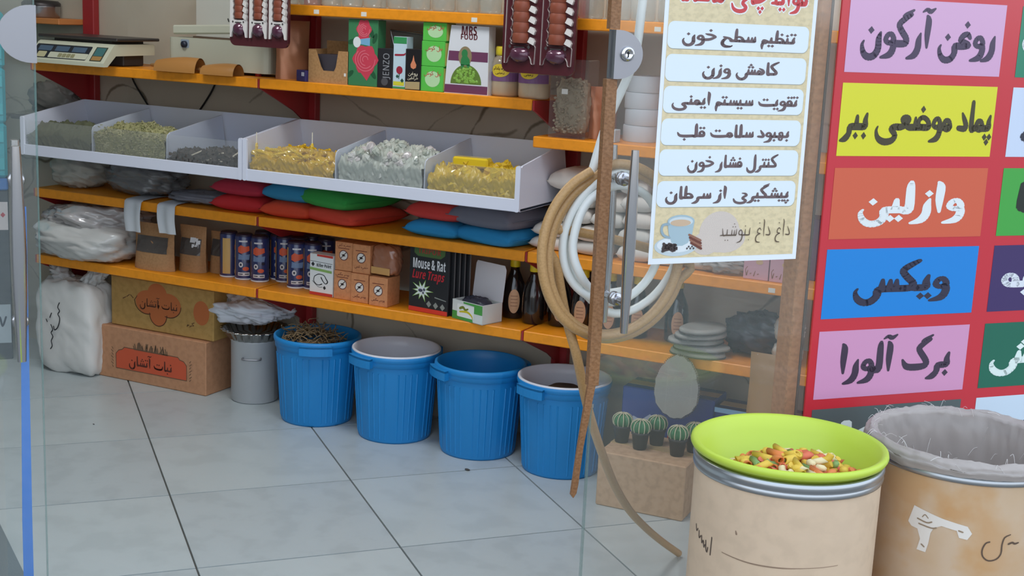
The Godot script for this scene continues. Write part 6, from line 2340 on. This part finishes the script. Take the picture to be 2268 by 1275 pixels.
func setup_front_things() -> void:
	var tan := mottled("fibreboard", rgb(212, 186, 158), 0.04, 0.012, 2.4, 0.7)
	var tan2 := grained("fibreboard_stained", [rgb(198, 168, 134), rgb(204, 178, 150), rgb(196, 150, 100)], [0.2, 0.55, 0.85], 0.006, 1.4, 0.7)
	var g := -0.1
	var t = drum(Vector3(-0.606, g, -2.62), 0.187, 0.834, "tan fibre drum carrying the lime green basin", tan)
	var rw := round_wall(0.1876)
	var s = S()
	# handwriting, a scuff line and small dents
	ink(s, [-.148, .685, .003, -.149, .648, .003], rw)
	for q in [[-.158, .660, .003, -.160, .650, .003, -.164, .655, .003, -.166, .672, .003], [-.168, .662, .003, -.171, .656, .003, -.174, .668, .003], [-.176, .668, .003, -.180, .662, .003, -.182, .676, .003], [-.186, .674, .003, -.192, .668, .003, -.194, .682, .003], [-.200, .684, .003, -.206, .678, .003, -.21, .69, .003]]:
		ink(s, q, rw)
	part("handwriting", s, mat(84, 70, 60, 0.8), t)
	for q in [[-.118, .665, .0015, -.06, .661, .0025, 0.0, .662, .0025, .05, .665, .0012, .12, .668, .001], [.05, .634, .001, .066, .636, .0025, .078, .641, .001], [-.09, .718, .002, -.088, .712, .004], [.01, .588, .003, .02, .592, .002]]:
		s = S()
		ink(s, q, rw, 6)
		part("scuff", s, mat(140, 116, 96, 0.8), t)
	t = drum(Vector3(-0.296, g, -2.915), 0.196, 0.835, "stained tan fibre drum lined with a dusty plastic bag", tan2)
	rw = round_wall(0.1967)
	s = S()
	patch(s, pv([-.1, .70, -.09, .737, -.03, .724, .02, .716, .03, .702, .022, .688, .006, .69, .0, .704, -.03, .708, -.045, .70, -.05, .688, -.052, .665, -.056, .645, -.075, .646, -.07, .67, -.078, .69, -.092, .692]), rw)
	part("torn_label", s, mat(226, 218, 208, 0.6), t)
	s = S()
	for q in [[-.08, .712, .003, -.06, .708, .003, -.05, .712, .003], [-.076, .702, .003, -.05, .699, .003, -.04, .702, .003], [-.07, .718, .002, -.065, .724, .002, -.058, .718, .002], [.004, .705, .003, .012, .703, .003], [-.066, .66, .003, -.06, .656, .003]]:
		ink(s, q, round_wall(0.1972))
	part("torn_print", s, mat(150, 128, 104, 0.7), t)
	s = S()
	for q in [[.108, .704, .002, .096, .698, .003, .092, .682, .003, .092, .664, .003, .084, .652, .003, .068, .648, .003, .056, .656, .003, .053, .67, .003, .058, .684, .003, .066, .688, .003], [.106, .684, .004, .114, .687, .004, .12, .684, .004, .128, .686, .003]]:
		ink(s, q, rw)
	part("handwriting", s, mat(92, 74, 60, 0.8), t)
	# plastic liner folded over the rim of the second drum
	s = S(true)
	var h := 0.835
	var f := func(u: float, v: float) -> Vector3:
		var a := u * TAU
		var prof := [Vector2(0.2075, h - 0.02), Vector2(0.212, h - 0.008), Vector2(0.210, h + 0.010), Vector2(0.199, h + 0.018), Vector2(0.184, h + 0.010), Vector2(0.178, h - 0.04), Vector2(0.172, h - 0.16), Vector2(0.165, h - 0.28)]
		var x := v * 7.0
		var i := mini(int(x), 6)
		var p: Vector2 = prof[i].lerp(prof[i + 1], x - i)
		var n := noise.get_noise_3d(cos(a) * 2.5, v * 3.0 + 7.0, sin(a) * 2.5)
		var m := absf(noise.get_noise_3d(cos(a) * 8.0, v * 2.0 + 3.0, sin(a) * 8.0))
		var lowered := clampf(sin(a + 0.6) * 0.5 + 0.5, 0.0, 1.0)
		p.x += (0.006 * n + 0.010 * m) if v > 0.5 else 0.003 * absf(n) + 0.004 * m
		if v < 0.2:
			p.y += 0.004 * lowered
		p.y += 0.006 * n + 0.004 * m
		return Vector3(cos(a) * p.x, p.y, sin(a) * p.x)
	surf(s, 160, 44, f, Vector3(0, 1, 0))
	var ln = thing("plastic_liner", "dusty crumpled plastic bag folded over the rim of the drum", "plastic bag", Vector3(-0.296, g, -2.915))
	var film := clear(178, 168, 162, 0.84, 0.45)
	part("film", s, film, ln)
	s = S()
	for k in 46:
		var a := rng.randf() * TAU
		var p := Vector3(cos(a) * 0.196, h + 0.014, sin(a) * 0.196)
		var e := p + Vector3(rng.randf_range(-0.03, 0.03), rng.randf_range(-0.01, 0.02), rng.randf_range(-0.03, 0.03))
		tube(s, smoothed([p, (p + e) / 2.0 + Vector3(0, rng.randf_range(0, 0.014), 0), e], 4), 0.0004, 3)
	for k in 30:
		var a := rng.randf() * TAU
		var p := Vector3(cos(a) * 0.178, h - rng.randf_range(0.01, 0.1), sin(a) * 0.178)
		var e := p * Vector3(0.93, 1, 0.93) + Vector3(rng.randf_range(-0.02, 0.02), rng.randf_range(-0.05, 0.01), rng.randf_range(-0.02, 0.02))
		tube(s, smoothed([p, (p + e) / 2.0 + Vector3(0, 0.006, 0), e], 4), 0.0004, 3)
	part("fibres", s, mat(232, 228, 224, 0.7), ln, "stuff")
	s = S(true)
	T = Transform3D(Basis(), Vector3(-0.296, g + 0.5, -2.915))
	lathe(s, [Vector2(0.176, 0.0), Vector2(0.17, 0.05), Vector2(0.1, 0.085), Vector2(0, 0.09)], 40, 0.02, 6)
	T = Transform3D()
	var pw = solo("coarse_powder", s, mottled("drum_powder", rgb(150, 120, 96), 0.25, 0.2, 8.0, 0.95, 0.5), "brownish dried powder at the bottom of the lined drum", "dried powder")
	pw.set_meta("kind", "stuff")
	# lime green basin with pasta
	t = thing("plastic_basin", "lime green plastic basin of coloured pasta on the tan drum", "basin", Vector3(-0.608, 0.006, -2.625))
	s = S()
	lathe(s, [Vector2(0, 0.632), Vector2(0.118, 0.632), Vector2(0.13, 0.638), Vector2(0.177, 0.72), Vector2(0.186, 0.731), Vector2(0.195, 0.735), Vector2(0.1985, 0.742), Vector2(0.197, 0.749), Vector2(0.192, 0.752), Vector2(0.184, 0.748), Vector2(0.172, 0.722), Vector2(0.128, 0.644), Vector2(0.118, 0.637), Vector2(0, 0.637)], 72)
	part("body", s, mat(186, 208, 70, 0.4), t)
	pasta()
	# folded clear plastic sheet between the carton and the drum
	s = S(true)
	var pf := func(u: float, v: float) -> Vector3:
		var p := Vector3(-1.02, 0.0, -3.42).lerp(Vector3(-0.80, 0.0, -3.06), u)
		p += Vector3(0.7, 0, -0.45) * 0.03 * sin(u * 11.0 + v * 3.0)
		p.y = lerpf(0.002, 0.46 + 0.03 * u, v)
		return p
	surf(s, 24, 16, pf, Vector3(0.4, 0, 0.9))
	solo("plastic_sheet", s, clear(176, 198, 214, 0.5, 0.18), "bluish clear plastic sheet standing on the floor behind the tan drum", "plastic sheet")


func pasta() -> void:
	var cols := [[232, 136, 74, "orange"], [230, 192, 72, "yellow"], [232, 214, 166, "cream"], [220, 112, 80, "red orange"], [132, 166, 96, "green"]]
	var mats := []
	for c in cols:
		mats.append(mat(c[0], c[1], c[2], 0.55))
	var shapes := []
	for v in 3:
		var s = S()
		if v == 0:
			# penne: an open slanted tube
			var n := 12
			s.set_smooth_group(0)
			for side in [0, 1]:
				var r: float = [0.0062, 0.0042][side]
				for k in n:
					var a := TAU * k / n
					var b := TAU * (k + 1) / n
					var q := []
					for e in [[a, -1.0], [b, -1.0], [b, 1.0], [a, 1.0]]:
						q.append(Vector3(e[1] * 0.017 + 0.8 * r * sin(e[0]), r * sin(e[0]), r * cos(e[0])))
					qn(s, q[0], q[1], q[2], q[3], Vector3(0, sin((a + b) / 2), cos((a + b) / 2)) * (1.0 - 2.0 * side))
			for x in [-0.017, 0.017]:
				for k in n:
					var a := TAU * k / n
					var b := TAU * (k + 1) / n
					var P := func(r: float, c: float) -> Vector3: return Vector3(x + 0.8 * r * sin(c), r * sin(c), r * cos(c))
					qn(s, P.call(0.0062, a), P.call(0.0062, b), P.call(0.0042, b), P.call(0.0042, a), Vector3(x, 0, 0))
		elif v == 1:
			# elbow: a bent rod
			tube(s, smoothed([Vector3(-0.013, 0.003, 0), Vector3(-0.006, -0.003, 0), Vector3(0.006, -0.003, 0), Vector3(0.013, 0.003, 0)], 3), 0.0056, 8)
		else:
			# small shell
			T = Transform3D(Basis(), Vector3(0, -0.006, 0))
			blob(s, Vector3(0.02, 0.013, 0.014), 2.2, 0.2, 3.0, 2.0, 14, 8, 0.25)
			T = Transform3D()
		s.generate_normals()
		shapes.append(s.commit())
	var names := ["penne tube", "bent elbow", "small shell"]
	for i in 330:
		var a := rng.randf() * TAU
		var rr := sqrt(rng.randf())
		var dx := 0.026 + rr * 0.135 * cos(a)
		var dz := 0.022 + rr * 0.125 * sin(a)
		if Vector2(dx, dz).length() > 0.155:
			continue
		var o := MeshInstance3D.new()
		o.name = numbered("pasta_piece")
		var v: int = [0, 0, 1, 2, 2][rng.randi() % 5]
		o.mesh = shapes[v]
		var c: int = [0, 1, 2, 3, 0, 1, 2, 3, 1, 4][rng.randi() % 10]
		o.material_override = mats[c]
		var d := Vector2(dx, dz).length()
		var floor_y := 0.643 if d < 0.118 else 0.643 + (d - 0.118) * 1.75
		var top := 0.042 + 0.040 * (1.0 - rr * rr)
		o.position = Vector3(-0.608 + dx, 0.006 + maxf(floor_y + 0.007, 0.65 + top * sqrt(rng.randf())), -2.625 + dz)
		o.rotation = Vector3(rng.randf_range(-0.4, 0.4), rng.randf() * TAU, rng.randf_range(-0.4, 0.4))
		o.scale = Vector3.ONE * rng.randf_range(1.1, 1.45)
		o.set_meta("label", "%s pasta %s heaped in the lime green basin" % [cols[c][3], names[v]])
		o.set_meta("category", "pasta")
		o.set_meta("group", "coloured pasta in the basin")
		add_child(o)


# ---------------------------------------------------------------- the corner behind the other glass leaf
func setup_left_corner() -> void:
	# side shelf with canister above the scale
	var t = thing("steel_canister", "small round steel canister on the narrow side shelf", "canister", Vector3(-4.405, 1.462, -4.44))
	var s = S()
	lathe(s, [Vector2(0, 0), Vector2(0.074, 0), Vector2(0.078, 0.006), Vector2(0.078, 0.04), Vector2(0.08, 0.045), Vector2(0.08, 0.05), Vector2(0, 0.05)], 36)
	part("body", s, mat(172, 172, 174, 0.28, 0.9), t)
	s = S()
	lathe(s, [Vector2(0.081, 0.048), Vector2(0.081, 0.06), Vector2(0.07, 0.07), Vector2(0, 0.075)], 36)
	part("lid", s, mat(70, 66, 66, 0.4, 0.5), t)
	s = S()
	box(s, Vector3(-4.36, 1.4495, -4.43), Vector3(0.29, 0.024, 0.17), 0.003)
	solo("side_shelf", s, mat(206, 132, 72, 0.5), "narrow orange brown side shelf under the steel canister", "shelf")
	s = S()
	blob(s, Vector3(0.26, 0.15, 0.12), 2.4, 0.3, 2.0, 23.0, 40, 24, 0.25)
	solo("plastic_bag", s, mat(132, 126, 120, 0.35), "dusty grey plastic bag in the corner below the price scale", "plastic bag", Vector3(-4.345, 1.045, -4.44))
	s = S()
	box(s, Vector3(-4.36, 1.036, -4.43), Vector3(0.29, 0.016, 0.17), 0.003)
	solo("side_shelf", s, mat(96, 88, 84, 0.6), "narrow dark side shelf under the dusty plastic bag", "shelf")
	# cabinet with turquoise crates
	t = thing("cabinet", "dark low cabinet with blue top behind the glass leaf", "cabinet", Vector3(-4.70, 0, -4.16), TURN)
	s = S()
	box(s, Vector3(0, 0.37, 0), Vector3(0.5, 0.74, 0.4), 0.004)
	part("body", s, mat(64, 70, 80, 0.5), t)
	s = S()
	box(s, Vector3(0, 0.765, 0.0), Vector3(0.5, 0.05, 0.42), 0.006)
	part("top", s, mat(58, 122, 196, 0.4), t)
	s = S()
	box(s, Vector3(0.2, 0.63, 0.203), Vector3(0.09, 0.12, 0.004))
	part("card", s, mat(222, 214, 214, 0.5), t)
	s = S()
	ink(s, [0.19, 0.67, 0.02, 0.205, 0.6, 0.012], plain(0.2056))
	dot(s, 0.225, 0.635, 0.01, plain(0.2056))
	part("card_print", s, mat(190, 44, 66, 0.5), t)
	s = S()
	box(s, Vector3(0.19, 0.16, 0.203), Vector3(0.11, 0.17, 0.004))
	part("paper_label", s, mat(170, 184, 192, 0.5), t)
	s = S()
	for q in [[0.15, 0.2, 0.008, 0.165, 0.14, 0.008, 0.18, 0.2, 0.008], [0.19, 0.14, 0.008, 0.2, 0.19, 0.008, 0.21, 0.15, 0.008, 0.225, 0.19, 0.008]]:
		ink(s, q, plain(0.2056))
	part("handwriting", s, mat(46, 56, 76, 0.6), t)
	for k in 3:
		t = thing("plastic_crate", ["turquoise plastic crate at the bottom of the stack on the cabinet", "turquoise plastic crate in the middle of the stack on the cabinet", "turquoise plastic crate on top of the stack on the cabinet"][k], "crate", Vector3(-4.70, 0.791 + k * 0.2305, -4.16), TURN, "turquoise crates")
		s = S()
		box(s, Vector3(0, 0.115, 0), Vector3(0.5, 0.23, 0.4), 0.012)
		part("body", s, mat(44, 176, 190, 0.4), t)
		s = S()
		for y in [0.06, 0.175]:
			box(s, Vector3(0.215, y, 0.2025), Vector3(0.05, 0.05, 0.008), 0.003)
		part("lug", s, mat(60, 190, 202, 0.35), t)
	# mat on the floor and a second lime basin at the frame edge
	s = S()
	T = Transform3D(Basis(), Vector3.ZERO)
	slab(s, PackedVector2Array([Vector2(-2.996, -2.803), Vector2(-2.60, -2.53), Vector2(-2.9, -2.1), Vector2(-3.4, -2.4)]), 0.0005, 0.008)
	solo("floor_mat", s, mottled("mat_grey", rgb(98, 112, 118), 0.15, 0.1, 6.0, 0.9), "grey floor mat just inside the glass leaf", "mat")
	t = drum(Vector3(-1.49, -0.1, -1.16), 0.185, 0.79, "tan fibre drum with a lime basin outside the glass leaf", mottled("fibreboard", rgb(212, 186, 158), 0.04, 0.012, 2.4, 0.7))
	t = thing("plastic_basin", "empty lime green basin on the drum outside the glass leaf", "basin", Vector3(-1.49, -0.021, -1.16))
	s = S()
	lathe(s, [Vector2(0, 0.632), Vector2(0.118, 0.632), Vector2(0.13, 0.638), Vector2(0.177, 0.72), Vector2(0.186, 0.731), Vector2(0.195, 0.735), Vector2(0.1985, 0.742), Vector2(0.197, 0.749), Vector2(0.192, 0.752), Vector2(0.184, 0.748), Vector2(0.172, 0.722), Vector2(0.128, 0.644), Vector2(0.118, 0.637), Vector2(0, 0.637)], 72)
	part("body", s, mat(186, 208, 70, 0.4), t)
